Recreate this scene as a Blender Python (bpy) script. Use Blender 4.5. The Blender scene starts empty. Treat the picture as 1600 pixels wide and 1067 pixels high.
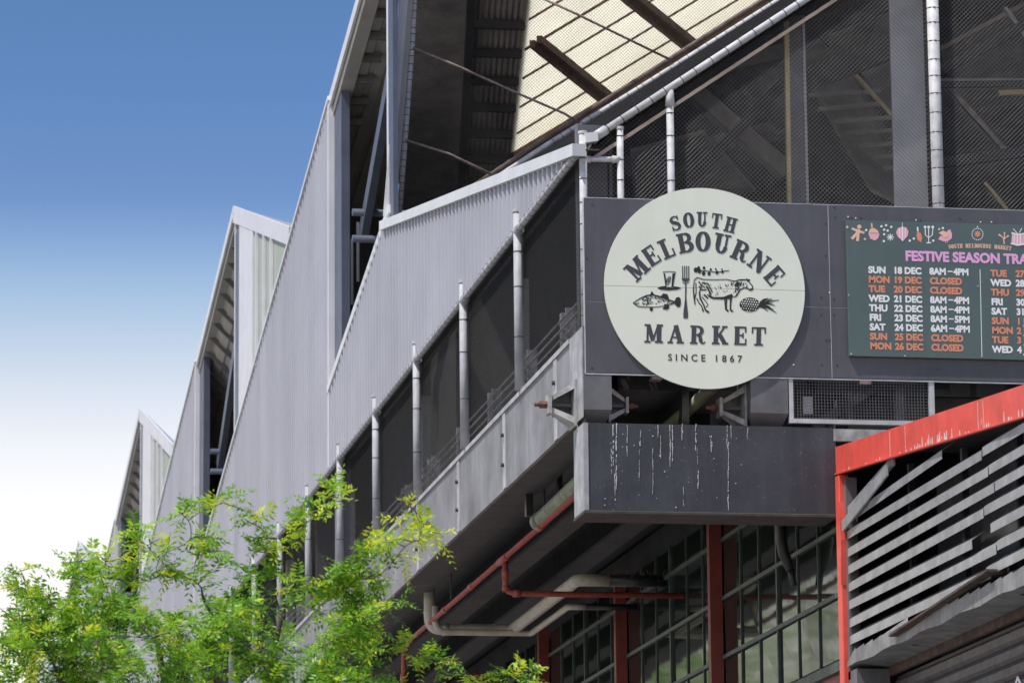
import bpy, math, random
import numpy as np
from mathutils import Vector, Matrix
random.seed(7); rng = np.random.default_rng(7)
S = bpy.context.scene
COL = S.collection
# ------------------------------------------------------------------ camera
YAW, PITCH, ROLL, FPX = 0.171163788, 0.193793075, -0.00954211297, 6510.17712
CAM = Vector((-6.87, -36.0, 1.6))
_f = Vector((math.sin(YAW)*math.cos(PITCH), math.cos(YAW)*math.cos(PITCH), math.sin(PITCH)))
_r = Vector((math.cos(YAW), -math.sin(YAW), 0)); _u = _r.cross(_f)
CR = _r*math.cos(ROLL) + _u*math.sin(ROLL); CU = _u*math.cos(ROLL) - _r*math.sin(ROLL)
cd = bpy.data.cameras.new("camera"); cam = bpy.data.objects.new("camera", cd); COL.objects.link(cam)
cam.matrix_world = Matrix(((CR.x, CU.x, -_f.x, CAM.x), (CR.y, CU.y, -_f.y, CAM.y), (CR.z, CU.z, -_f.z, CAM.z), (0, 0, 0, 1)))
cd.sensor_width = 36; cd.lens = FPX/1600*36; cd.clip_start = 0.5; cd.clip_end = 9000
cd.dof.use_dof = True; cd.dof.focus_distance = 38.5; cd.dof.aperture_fstop = 5.0
S.camera = cam
# ------------------------------------------------------------------ sky and sun
W = bpy.data.worlds.new("World"); S.world = W; W.use_nodes = True
SUN_EL, SUN_AZ = math.radians(61), math.radians(241)     # azimuth clockwise from +Y (north of the scene)
nt = W.node_tree; nt.nodes.clear()
wo = nt.nodes.new('ShaderNodeOutputWorld'); bg = nt.nodes.new('ShaderNodeBackground')
sky = nt.nodes.new('ShaderNodeTexSky'); sky.sky_type = 'NISHITA'; sky.sun_disc = False
sky.sun_elevation = SUN_EL; sky.sun_rotation = SUN_AZ; sky.dust_density = 1.2; sky.air_density = 1.0; sky.ozone_density = 1.6
tc = nt.nodes.new('ShaderNodeTexCoord'); sp = nt.nodes.new('ShaderNodeSeparateXYZ')
nt.links.new(tc.outputs['Generated'], sp.inputs[0])
rp = nt.nodes.new('ShaderNodeValToRGB'); nt.links.new(sp.outputs['Z'], rp.inputs[0])
SKYRAMP = [(0, (1.306, 0.976, 0.784)), (0.15, (1.463, 1.010, 0.766)), (0.1675, (1.333, 0.941, 0.723)), (0.1825, (1.093, 0.817, 0.668)), (0.205, (0.639, 0.616, 0.598)), (0.217, (0.427, 0.469, 0.540)), (0.227, (0.314, 0.368, 0.483)), (0.2495, (0.252, 0.337, 0.459)), (0.2715, (0.238, 0.322, 0.429)), (0.45, (0.314, 0.392, 0.505)), (1, (0.653, 0.697, 0.784))]
el = rp.color_ramp.elements
el[0].position = 0; el[0].color = tuple(c/2 for c in SKYRAMP[0][1])+(1,)
el[1].position = 1; el[1].color = tuple(c/2 for c in SKYRAMP[-1][1])+(1,)
for p, c in SKYRAMP[1:-1]:
    e = el.new(p); e.color = tuple(x/2 for x in c)+(1,)
mx = nt.nodes.new('ShaderNodeMix'); mx.data_type = 'RGBA'; mx.blend_type = 'MULTIPLY'; mx.inputs[0].default_value = 1
nt.links.new(sky.outputs[0], mx.inputs[6]); nt.links.new(rp.outputs[0], mx.inputs[7])
dbl = nt.nodes.new('ShaderNodeVectorMath'); dbl.operation = 'SCALE'; dbl.inputs['Scale'].default_value = 2.0
nt.links.new(mx.outputs[2], dbl.inputs[0]); nt.links.new(dbl.outputs[0], bg.inputs[0]); nt.links.new(bg.outputs[0], wo.inputs[0])
bg.inputs[1].default_value = 0.15
sl = bpy.data.lights.new("sun", 'SUN'); sun = bpy.data.objects.new("sun", sl); COL.objects.link(sun)
sl.energy = 2.6; sl.angle = math.radians(0.5); sl.color = (1.0, 0.95, 0.87)
sd = Vector((math.sin(SUN_AZ)*math.cos(SUN_EL), math.cos(SUN_AZ)*math.cos(SUN_EL), math.sin(SUN_EL)))
sun.rotation_euler = sd.to_track_quat('Z', 'Y').to_euler(); sun.location = (-30, -40, 60)
S.view_settings.view_transform = 'Standard'; S.view_settings.look = 'None'
S.view_settings.gamma = 1; S.view_settings.use_curve_mapping = False
S.view_settings.exposure = 0.8
# ------------------------------------------------------------------ helpers
def ray(x, y): return _f + CR*((x-800)/FPX) - CU*((y-533.5)/FPX)
def on(ax, val, x, y):
    "world point where the sight line of a photo pixel meets the plane X/Y/Z = val"
    d = ray(x, y); t = (val-CAM[ax])/d[ax]; return CAM + d*t
def FP(x, y, v=0.0): return on(1, v, x, y)
def SP(x, y, v=0.0): return on(0, v, x, y)
def ZP(x, y, v): return on(2, v, x, y)
def PL(x, y, P, n):
    d = ray(x, y); P = Vector(P); n = Vector(n); t = (P-CAM).dot(n)/d.dot(n); return CAM + d*t
OFF = {}
def tag(o, label=None, cat=None, group=None, kind=None):
    if label: o['label'] = label
    if cat: o['category'] = cat
    if group: o['group'] = group
    if kind: o['kind'] = kind
    return o
def thing(name, label, cat, loc=(0, 0, 0), group=None):
    o = bpy.data.objects.new(name, None); COL.objects.link(o); o.location = loc; o.empty_display_size = .3
    OFF[o.name] = Vector(loc)
    return tag(o, label, cat, group)
class MB:
    def __init__(s): s.v = []; s.f = []; s.mi = []; s.cur = 0
    def add(s, vs, fs):
        b = len(s.v); s.v += [tuple(p) for p in vs]; s.f += [tuple(i+b for i in f) for f in fs]; s.mi += [s.cur]*len(fs); return s
    def box(s, a, b):
        x0, y0, z0 = a; x1, y1, z1 = b
        return s.add([(x0,y0,z0),(x1,y0,z0),(x1,y1,z0),(x0,y1,z0),(x0,y0,z1),(x1,y0,z1),(x1,y1,z1),(x0,y1,z1)],
                     [(0,3,2,1),(4,5,6,7),(0,1,5,4),(1,2,6,5),(2,3,7,6),(3,0,4,7)])
    def bar(s, p, q, w, h, up=(0, 0, 1)):
        p = Vector(p); q = Vector(q); d = (q-p).normalized(); up = Vector(up)
        if abs(d.dot(up)) > .98: up = Vector((1, 0, 0))
        a = d.cross(up).normalized()*w/2; b = a.cross(d).normalized()*h/2
        vs = [p-a-b, p+a-b, p+a+b, p-a+b, q-a-b, q+a-b, q+a+b, q-a+b]
        return s.add(vs, [(0,3,2,1),(4,5,6,7),(0,1,5,4),(1,2,6,5),(2,3,7,6),(3,0,4,7)])
    def tube(s, pts, r, n=10, cap=True):
        pts = [Vector(p) for p in pts]; rs = r if isinstance(r, (list, tuple)) else [r]*len(pts)
        vs = []; fs = []; prev = None
        for i, p in enumerate(pts):
            d = (pts[min(i+1, len(pts)-1)]-pts[max(i-1, 0)]).normalized()
            if prev is None:
                a = d.cross(Vector((0, 0, 1)) if abs(d.z) < .95 else Vector((1, 0, 0))).normalized()
            else: a = (prev - d*prev.dot(d)).normalized()
            prev = a; b = d.cross(a)
            for k in range(n):
                t = 2*math.pi*k/n; vs.append(p + (a*math.cos(t)+b*math.sin(t))*rs[i])
        for i in range(len(pts)-1):
            for k in range(n):
                k2 = (k+1) % n; fs.append((i*n+k, i*n+k2, (i+1)*n+k2, (i+1)*n+k))
        if cap: fs.append(tuple(range(n))[::-1]); fs.append(tuple(range((len(pts)-1)*n, len(pts)*n)))
        return s.add(vs, fs)
    def prism(s, poly, d):
        "closed polygon (list of world points) pushed along vector d"
        poly = [Vector(p) for p in poly]; d = Vector(d); n = len(poly)
        fs = [tuple(range(n)), tuple(range(n, 2*n))[::-1]] + [(i, i+n, (i+1) % n+n, (i+1) % n) for i in range(n)]
        return s.add(poly+[p+d for p in poly], fs)
    def quad(s, *p): return s.add(p, [tuple(range(len(p)))])
    def build(s, name, mat, parent=None, smooth=False, off=None):
        me = bpy.data.meshes.new(name)
        o_ = Vector((0, 0, 0))
        if parent is not None: o_ = OFF.get(parent.name, o_)
        if off is not None: o_ = Vector(off)
        me.from_pydata([(v[0]-o_.x, v[1]-o_.y, v[2]-o_.z) for v in s.v], [], s.f)
        for m in (mat if isinstance(mat, (list, tuple)) else [mat]): me.materials.append(m)
        if any(s.mi): me.polygons.foreach_set('material_index', s.mi)
        if smooth: me.polygons.foreach_set('use_smooth', [len(f) <= 4 for f in s.f])
        me.update()
        o = bpy.data.objects.new(name, me); COL.objects.link(o)
        if off is not None and parent is None: o.location = off
        if parent is not None: o.parent = parent; OFF[o.name] = o_
        return o
def bevel(o, w=.006, seg=1):
    m = o.modifiers.new('bevel', 'BEVEL'); m.width = w; m.segments = seg; m.limit_method = 'ANGLE'; return o
# ------------------------------------------------------------------ materials
def mat(name, col, rough=.6, metal=0., var=.12, vscale=3., streak=0., grime=None, bump=0., bscale=40., spec=.5, speck=0.):
    m = bpy.data.materials.new(name); m.use_nodes = True; n = m.node_tree; b = n.nodes['Principled BSDF']
    b.inputs['Roughness'].default_value = rough; b.inputs['Metallic'].default_value = metal
    b.inputs['Specular IOR Level'].default_value = spec
    L = n.links.new; g = n.nodes.new('ShaderNodeNewGeometry')
    def noise(scale, det=4, vec=None, rgh=.6):
        x = n.nodes.new('ShaderNodeTexNoise'); x.inputs['Scale'].default_value = scale; x.inputs['Detail'].default_value = det
        x.inputs['Roughness'].default_value = rgh; L(vec or g.outputs['Position'], x.inputs['Vector']); return x.outputs['Fac']
    def mixc(fac, a, bcol, mode='MIX'):
        x = n.nodes.new('ShaderNodeMix'); x.data_type = 'RGBA'; x.blend_type = mode
        if isinstance(fac, float): x.inputs[0].default_value = fac
        else: L(fac, x.inputs[0])
        for i, c in ((6, a), (7, bcol)):
            if isinstance(c, tuple): x.inputs[i].default_value = c[:3]+(1,)
            else: L(c, x.inputs[i])
        return x.outputs[2]
    def ramp(fac, a, c):
        x = n.nodes.new('ShaderNodeMapRange'); x.inputs[1].default_value = a; x.inputs[2].default_value = c; L(fac, x.inputs[0]); return x.outputs[0]
    lo = tuple(max(0, c*(1-var*1.6)) for c in col); hi = tuple(min(1, c*(1+var)) for c in col)
    c = mixc(ramp(noise(vscale), .3, .7), lo, hi)
    gr = grime or tuple(x*.45 for x in col)
    if streak:
        mp = n.nodes.new('ShaderNodeMapping'); mp.inputs['Scale'].default_value = (9, 9, .55); L(g.outputs['Position'], mp.inputs['Vector'])
        f = ramp(noise(1.0, 5, mp.outputs[0]), .48, .78)
        mm = n.nodes.new('ShaderNodeMath'); mm.operation = 'MULTIPLY'; mm.inputs[1].default_value = streak; L(f, mm.inputs[0])
        c = mixc(mm.outputs[0], c, gr)
    if speck:
        f = ramp(noise(38, 2), .70, .74); mm = n.nodes.new('ShaderNodeMath'); mm.operation = 'MULTIPLY'; mm.inputs[1].default_value = speck; L(f, mm.inputs[0])
        c = mixc(mm.outputs[0], c, (.55, .55, .53))
    L(c, b.inputs['Base Color'])
    r = n.nodes.new('ShaderNodeMapRange'); r.inputs[3].default_value = max(.02, rough-.12); r.inputs[4].default_value = min(1, rough+.15); L(noise(vscale*2.3), r.inputs[0]); L(r.outputs[0], b.inputs['Roughness'])
    if name == 'zinc_cladding':      # sheets weather a little differently
        oi = n.nodes.new('ShaderNodeObjectInfo'); q = n.nodes.new('ShaderNodeMapRange'); q.inputs[3].default_value = .94; q.inputs[4].default_value = 1.04; L(oi.outputs['Random'], q.inputs[0])
        vm = n.nodes.new('ShaderNodeVectorMath'); vm.operation = 'SCALE'; L(c, vm.inputs[0]); L(q.outputs[0], vm.inputs['Scale']); L(vm.outputs[0], b.inputs['Base Color'])
    if bump:
        bp = n.nodes.new('ShaderNodeBump'); bp.inputs['Strength'].default_value = bump; bp.inputs['Distance'].default_value = .01
        L(noise(bscale, 3), bp.inputs['Height']); L(bp.outputs[0], b.inputs['Normal'])
    return m
M = {}
M['clad'] = mat('zinc_cladding', (.405, .41, .455), .42, .15, .06, .6, streak=.10, grime=(.27, .27, .30))
M['trim'] = mat('white_trim', (.64, .65, .65), .45, 0, .06, 2, streak=.15, grime=(.5, .5, .48))
M['barge'] = mat('pale_barge', (.62, .62, .65), .45, 0, .06, 2)
M['soffit'] = mat('cream_soffit', (.42, .40, .36), .6, 0, .1, 2, streak=.2)
M['bluesteel'] = mat('blue_grey_steel', (.085, .10, .14), .4, .1, .12, 2, streak=.3)
M['galv'] = mat('galvanised_pipe', (.40, .41, .43), .6, 0, .14, 7, streak=.25, grime=(.3, .3, .3), bump=.1)
M['gwhite'] = mat('weathered_white_pipe', (.52, .52, .52), .6, 0, .16, 9, streak=.3, grime=(.33, .33, .32), bump=.15)
M['rustpipe'] = mat('rust_tinted_pipe', (.26, .19, .16), .65, .1, .3, 9, grime=(.14, .07, .05), streak=.5)
M['wire'] = mat('black_mesh_wire', (.024, .024, .026), .5, 0, .2, 10, spec=.4)
M['wireg'] = mat('grey_mesh_wire', (.27, .27, .275), .45, .3, .2, 10)
M['tie'] = mat('wire_tie', (.03, .03, .03), .5)
M['fascia'] = mat('weathered_fascia', (.235, .235, .245), .6, 0, .28, 1.3, streak=.75, grime=(.16, .16, .17), bump=.3, bscale=18)
M['fpatch'] = mat('pale_fascia_strip', (.42, .42, .43), .6, 0, .2, 4, streak=.5, grime=(.2, .2, .2))
M['flange'] = mat('stained_flange', (.06, .053, .048), .7, 0, .25, 4, streak=.4)
M['beam'] = mat('charcoal_beam', (.042, .046, .054), .42, 0, .22, 2.2, streak=.35, grime=(.10, .10, .105), bump=.18, bscale=60, speck=.25)
M['beamend'] = mat('sky_lit_beam_end', (.36, .36, .37), .5, 0, .2, 6, streak=.5, grime=(.15, .15, .16))  # charcoal ends painted lighter for the sky they reflect; streaks are dirt
M['dark'] = mat('dark_painted_steel', (.035, .037, .04), .55, 0, .25, 3)
M['mid'] = mat('grey_painted_steel', (.13, .13, .135), .5, 0, .2, 3, streak=.3)
M['ceil'] = mat('ribbed_ceiling_steel', (.60, .54, .48), .6, .0, .2, 2, streak=.3)
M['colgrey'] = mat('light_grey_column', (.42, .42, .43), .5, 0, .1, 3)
M['board'] = mat('charcoal_sheet', (.088, .089, .102), .38, .1, .14, 1.6, streak=.28, grime=(.15, .15, .165), bump=.08, bscale=25, speck=.12)
M['edge'] = mat('bare_metal_edge', (.55, .55, .55), .45, .3, .15, 5, streak=.3)
M['sign'] = mat('pale_green_sign', (.74, .77, .65), .5, 0, .025, 1.2, streak=.05, spec=.35)
M['ink'] = mat('grey_sign_ink', (.055, .055, .065), .5, 0, .05, 3)
M['strip'] = mat('black_ribbed_steel', (.010, .010, .011), .95, 0, .2, 3, spec=0.)
M['striprib'] = mat('grey_rib_edge', (.07, .07, .072), .9, 0, .2, 3, spec=0.)
M['flangegrey'] = mat('grey_beam_flange', (.05, .05, .05), .6, 0, .2, 3, streak=.3)
M['black'] = mat('black_ink', (.018, .018, .018), .5, 0, .05, 3)
M['green'] = mat('deep_green_board', (.078, .118, .115), .34, 0, .07, 1.2, streak=.12, grime=(.12, .16, .155), spec=.6)
M['pwhite'] = mat('print_white', (.80, .82, .80), .4, 0, .02)
M['porange'] = mat('print_orange', (.72, .27, .15), .4, 0, .02)
M['ppink'] = mat('print_pink', (.78, .40, .66), .4, 0, .02)
M['ppeach'] = mat('print_peach', (.80, .50, .36), .4, 0, .02)
M['rose'] = mat('print_rose', (.82, .42, .50), .4, 0, .02)
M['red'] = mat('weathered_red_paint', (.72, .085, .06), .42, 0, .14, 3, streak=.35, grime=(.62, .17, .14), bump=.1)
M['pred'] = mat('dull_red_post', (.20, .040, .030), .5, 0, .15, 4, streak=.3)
M['sprink'] = mat('red_fire_pipe', (.36, .075, .05), .5, 0, .22, 12, streak=.4, grime=(.22, .06, .05))
M['pvc'] = mat('cream_drain_pipe', (.50, .48, .39), .5, 0, .12, 8, streak=.4, grime=(.30, .29, .22))
M['pvcg'] = mat('mossy_pipe', (.24, .26, .17), .6, 0, .3, 9, streak=.5, grime=(.15, .2, .08))
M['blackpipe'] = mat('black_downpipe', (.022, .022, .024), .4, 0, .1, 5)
M['rustdark'] = mat('dark_rusty_edge', (.085, .055, .045), .8, .1, .4, 10, bump=.3)
M['rust'] = mat('rusty_steel', (.20, .10, .065), .8, .1, .4, 14, bump=.4)
M['brownbeam'] = mat('brown_purlin', (.20, .11, .06), .7, 0, .3, 6)
M['rod'] = mat('stained_rod', (.30, .23, .20), .6, .2, .3, 12)
M['castgrey'] = mat('cast_anchor', (.40, .40, .39), .55, .2, .25, 9, streak=.5, grime=(.16, .14, .12), bump=.3)
M['louvre'] = mat('grey_louvre', (.36, .365, .37), .42, .3, .16, 5, streak=.35, grime=(.24, .24, .24), bump=.08)
M['shutter'] = mat('roller_shutter', (.075, .07, .07), .5, .2, .25, 6, streak=.5, grime=(.10, .06, .045))
M['lintel'] = mat('galvanised_lintel', (.27, .27, .27), .55, .3, .25, 5, streak=.6, grime=(.13, .12, .11), bump=.2)
M['conc'] = mat('concrete', (.26, .255, .24), .85, 0, .15, 2, bump=.3)
M['asphalt'] = mat('asphalt', (.05, .05, .052), .9, 0, .2, 8, bump=.4, bscale=120)
M['ground'] = mat('pale_ground', (.22, .21, .19), .9, 0, .15, .5)
M['mullion'] = mat('green_window_steel', (.045, .068, .058), .5, 0, .3, 7, streak=.6, grime=(.09, .10, .09))
M['bark'] = mat('brown_bark', (.085, .065, .055), .8, 0, .3, 20, bump=.6)
M['darkroof'] = mat('dark_roof_underside', (.34, .31, .28), .6, .1, .25, 2, streak=.3)
M['roofbrown'] = mat('brown_roof_underside', (.34, .27, .22), .6, .1, .25, 2)
M['purl'] = mat('pale_purlin', (.34, .30, .27), .6, .1, .2, 3)
M['drop'] = mat('bird_dropping', (.60, .60, .57), .8, 0, .1, 20)
M['interior'] = mat('interior_wall', (.07, .065, .06), .8, 0, .3, 1)
M['yellow'] = mat('yellow_lit_steel', (.62, .48, .22), .5, 0, .1, 4)  # yellow stands in for light on the inner upright and a rod
M['dapple'] = M['conc']
def glassm():
    m = bpy.data.materials.new('dark_window_glass'); m.use_nodes = True; n = m.node_tree; b = n.nodes['Principled BSDF']; L = n.links.new
    g = n.nodes.new('ShaderNodeNewGeometry'); no = n.nodes.new('ShaderNodeTexNoise'); no.inputs['Scale'].default_value = 2.2; L(g.outputs['Position'], no.inputs['Vector'])
    cr = n.nodes.new('ShaderNodeValToRGB'); cr.color_ramp.elements[0].color = (.006, .011, .009, 1); cr.color_ramp.elements[1].color = (.022, .03, .026, 1); L(no.outputs[0], cr.inputs[0]); L(cr.outputs[0], b.inputs['Base Color'])
    b.inputs['Roughness'].default_value = .04; b.inputs['IOR'].default_value = 1.46
    bp = n.nodes.new('ShaderNodeBump'); bp.inputs['Strength'].default_value = .03; bp.inputs['Distance'].default_value = .01
    n2 = n.nodes.new('ShaderNodeTexNoise'); n2.inputs['Scale'].default_value = 3; n2.inputs['Detail'].default_value = 1; L(g.outputs['Position'], n2.inputs['Vector']); L(n2.outputs[0], bp.inputs['Height']); L(bp.outputs[0], b.inputs['Normal'])
    return m
M['glass'] = glassm()
def translucent(name, col, tr=.8):
    m = bpy.data.materials.new(name); m.use_nodes = True; n = m.node_tree; L = n.links.new
    n.nodes.remove(n.nodes['Principled BSDF']); o = n.nodes['Material Output']
    a = n.nodes.new('ShaderNodeBsdfTranslucent'); d = n.nodes.new('ShaderNodeBsdfDiffuse'); mxs = n.nodes.new('ShaderNodeMixShader'); mxs.inputs[0].default_value = 1-tr
    g = n.nodes.new('ShaderNodeNewGeometry'); no = n.nodes.new('ShaderNodeTexNoise'); no.inputs['Scale'].default_value = 1.2; L(g.outputs['Position'], no.inputs['Vector'])
    cr = n.nodes.new('ShaderNodeValToRGB'); cr.color_ramp.elements[0].color = tuple(c*.82 for c in col)+(1,); cr.color_ramp.elements[1].color = col+(1,); L(no.outputs[0], cr.inputs[0])
    L(cr.outputs[0], a.inputs[0]); L(cr.outputs[0], d.inputs[0]); L(a.outputs[0], mxs.inputs[1]); L(d.outputs[0], mxs.inputs[2]); L(mxs.outputs[0], o.inputs[0]); return m
M['cream'] = translucent('cream_translucent_sheet', (.95, .92, .81), .90)
M['palepanel'] = translucent('pale_green_sheet', (.60, .66, .58), .35)
def leafm():
    m = bpy.data.materials.new('leaf'); m.use_nodes = True; n = m.node_tree; L = n.links.new
    b = n.nodes['Principled BSDF']; o = n.nodes['Material Output']
    at = n.nodes.new('ShaderNodeAttribute'); at.attribute_name = 'tint'
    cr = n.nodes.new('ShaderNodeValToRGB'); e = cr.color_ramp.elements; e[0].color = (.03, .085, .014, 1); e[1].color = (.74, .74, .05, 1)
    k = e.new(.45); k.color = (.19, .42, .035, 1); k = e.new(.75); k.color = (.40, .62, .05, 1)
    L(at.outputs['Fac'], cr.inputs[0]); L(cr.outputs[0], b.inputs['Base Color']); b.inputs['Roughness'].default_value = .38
    t = n.nodes.new('ShaderNodeBsdfTranslucent'); L(cr.outputs[0], t.inputs[0]); mxs = n.nodes.new('ShaderNodeMixShader'); mxs.inputs[0].default_value = .45
    L(b.outputs[0], mxs.inputs[1]); L(t.outputs[0], mxs.inputs[2]); L(mxs.outputs[0], o.inputs[0]); return m
M['leaf'] = leafm()
# ------------------------------------------------------------------ wire netting (real wires, one zigzag each)
def netting(name, org, U, V, poly, cell, r, m, parent):
    """chain-link wires in the plane org + u*U + v*V, kept where the segment middle lies inside poly (u,v)"""
    poly = np.array(poly); a = cell/2
    u0, v0 = poly.min(0); u1, v1 = poly.max(0)
    ni = int((u1-u0)/a)+1; nj = int((v1-v0)/a)+1
    I, J = np.meshgrid(np.arange(ni), np.arange(nj), indexing='ij'); I = I.ravel(); J = J.ravel()
    par = (I+J) % 2
    pu = u0+I*a+np.where(par == 0, 0, a)*.97; pv = v0+J*a
    qu = u0+I*a+np.where(par == 0, a, 0)*.97; qv = v0+(J+1)*a
    mu = (pu+qu)/2; mv = (pv+qv)/2
    ins = np.zeros(len(mu), bool); n = len(poly); j = n-1
    for i in range(n):
        xi, yi = poly[i]; xj, yj = poly[j]
        c = ((yi > mv) != (yj > mv)) & (mu < (xj-xi)*(mv-yi)/((yj-yi) if yj != yi else 1e-9)+xi); ins ^= c; j = i
    pu, pv, qu, qv, par = pu[ins], pv[ins], qu[ins], qv[ins], par[ins]
    org = np.array(org, float); U = np.array(U, float); V = np.array(V, float); N = np.cross(U, V); N /= np.linalg.norm(N)
    w = np.where(par == 0, 1, -1)[:, None]*N*r*.3
    P = org+pu[:, None]*U+pv[:, None]*V+w; Q = org+qu[:, None]*U+qv[:, None]*V-w*-1*0 - w*0 + w*0
    Q = org+qu[:, None]*U+qv[:, None]*V-w
    D = Q-P; D /= np.linalg.norm(D, axis=1)[:, None]; A = np.cross(D, N); A /= np.linalg.norm(A, axis=1)[:, None]
    k = len(P); vs = np.empty((k, 6, 3))
    for c in range(3):
        t = 2*math.pi*c/3+math.pi/2; o_ = (A*math.cos(t)+N*math.sin(t))*r
        vs[:, c] = P+o_; vs[:, 3+c] = Q+o_
    b = (np.arange(k)*6)[:, None]
    fs = np.stack([b+[0, 1, 4, 3], b+[1, 2, 5, 4], b+[2, 0, 3, 5]], 1).reshape(-1)
    off = OFF.get(parent.name, Vector((0, 0, 0)))
    vs = vs.reshape(-1, 3)-np.array(off)
    me = bpy.data.meshes.new(name); me.vertices.add(len(vs)); me.vertices.foreach_set('co', vs.ravel())
    nf = k*3; me.loops.add(nf*4); me.loops.foreach_set('vertex_index', fs.astype(np.int32)); me.polygons.add(nf)
    me.polygons.foreach_set('loop_start', np.arange(nf, dtype=np.int32)*4); me.materials.append(m); me.update(calc_edges=True)
    o = bpy.data.objects.new(name, me); COL.objects.link(o); o.parent = parent; o['kind'] = 'stuff'; return o
def arc(c, r, a0, a1, n): return [(c[0]+r*math.cos(math.radians(a0+(a1-a0)*i/n)), c[1]+r*math.sin(math.radians(a0+(a1-a0)*i/n))) for i in range(n+1)]
# ------------------------------------------------------------------ ground
g = MB().add([(-4000, -4000, 0), (4000, -4000, 0), (4000, 4000, 0), (-4000, 4000, 0)], [(0, 1, 2, 3)]).build('ground', M['ground']); tag(g, kind='structure')
g = MB().box((-16, -300, .002), (-8.6, 400, .006)).build('road', M['asphalt']); tag(g, kind='structure')
g = MB().box((-8.6, -300, .004), (2.2, 400, .13)).build('footpath', M['conc']); tag(g, kind='structure')
g = MB().box((-2000, -300, .004), (-16, 400, .10)).build('far_footpath', M['conc']); tag(g, kind='structure')
mk = MB()
for i in range(60): mk.box((-12.4, -60+i*6, .008), (-12.28, -57+i*6, .012))
tag(mk.build('road_marking', M['pwhite']), kind='structure')
# ------------------------------------------------------------------ the market hall (saw-tooth roofs on a raised deck)
hall = thing('market_hall', 'grey saw-tooth roofed market hall clad in ribbed metal on a raised concrete deck', 'building', (0, 0, 0))
SL, FS, ZR = .21, .268, 16.9
RD = lambda k: -7.3+18.72*k
rl = lambda k, y: ZR-SL*(y-RD(k))
flash = lambda y: 10.60+.168*y
XB = 14.
def ribs(y0, y1, top, bot, x=0.0, pitch=.25):
    b = MB(); y = y0; prof = []
    while y < y1-1e-6:
        for dy, dx in ((0, 0), (.15, 0), (.165, -.045), (.23, -.045), (.245, 0)):
            if y+dy < y1: prof.append((y+dy, x+dx))
        y += pitch
    prof.append((y1, x))
    vs = []; fs = []
    for (yy, xx) in prof: vs += [(xx, yy, bot(yy)), (xx, yy, top(yy))]
    for i in range(len(prof)-1): fs.append((2*i, 2*i+1, 2*i+3, 2*i+2))
    return b.add(vs, fs)
NT = 6
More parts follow.
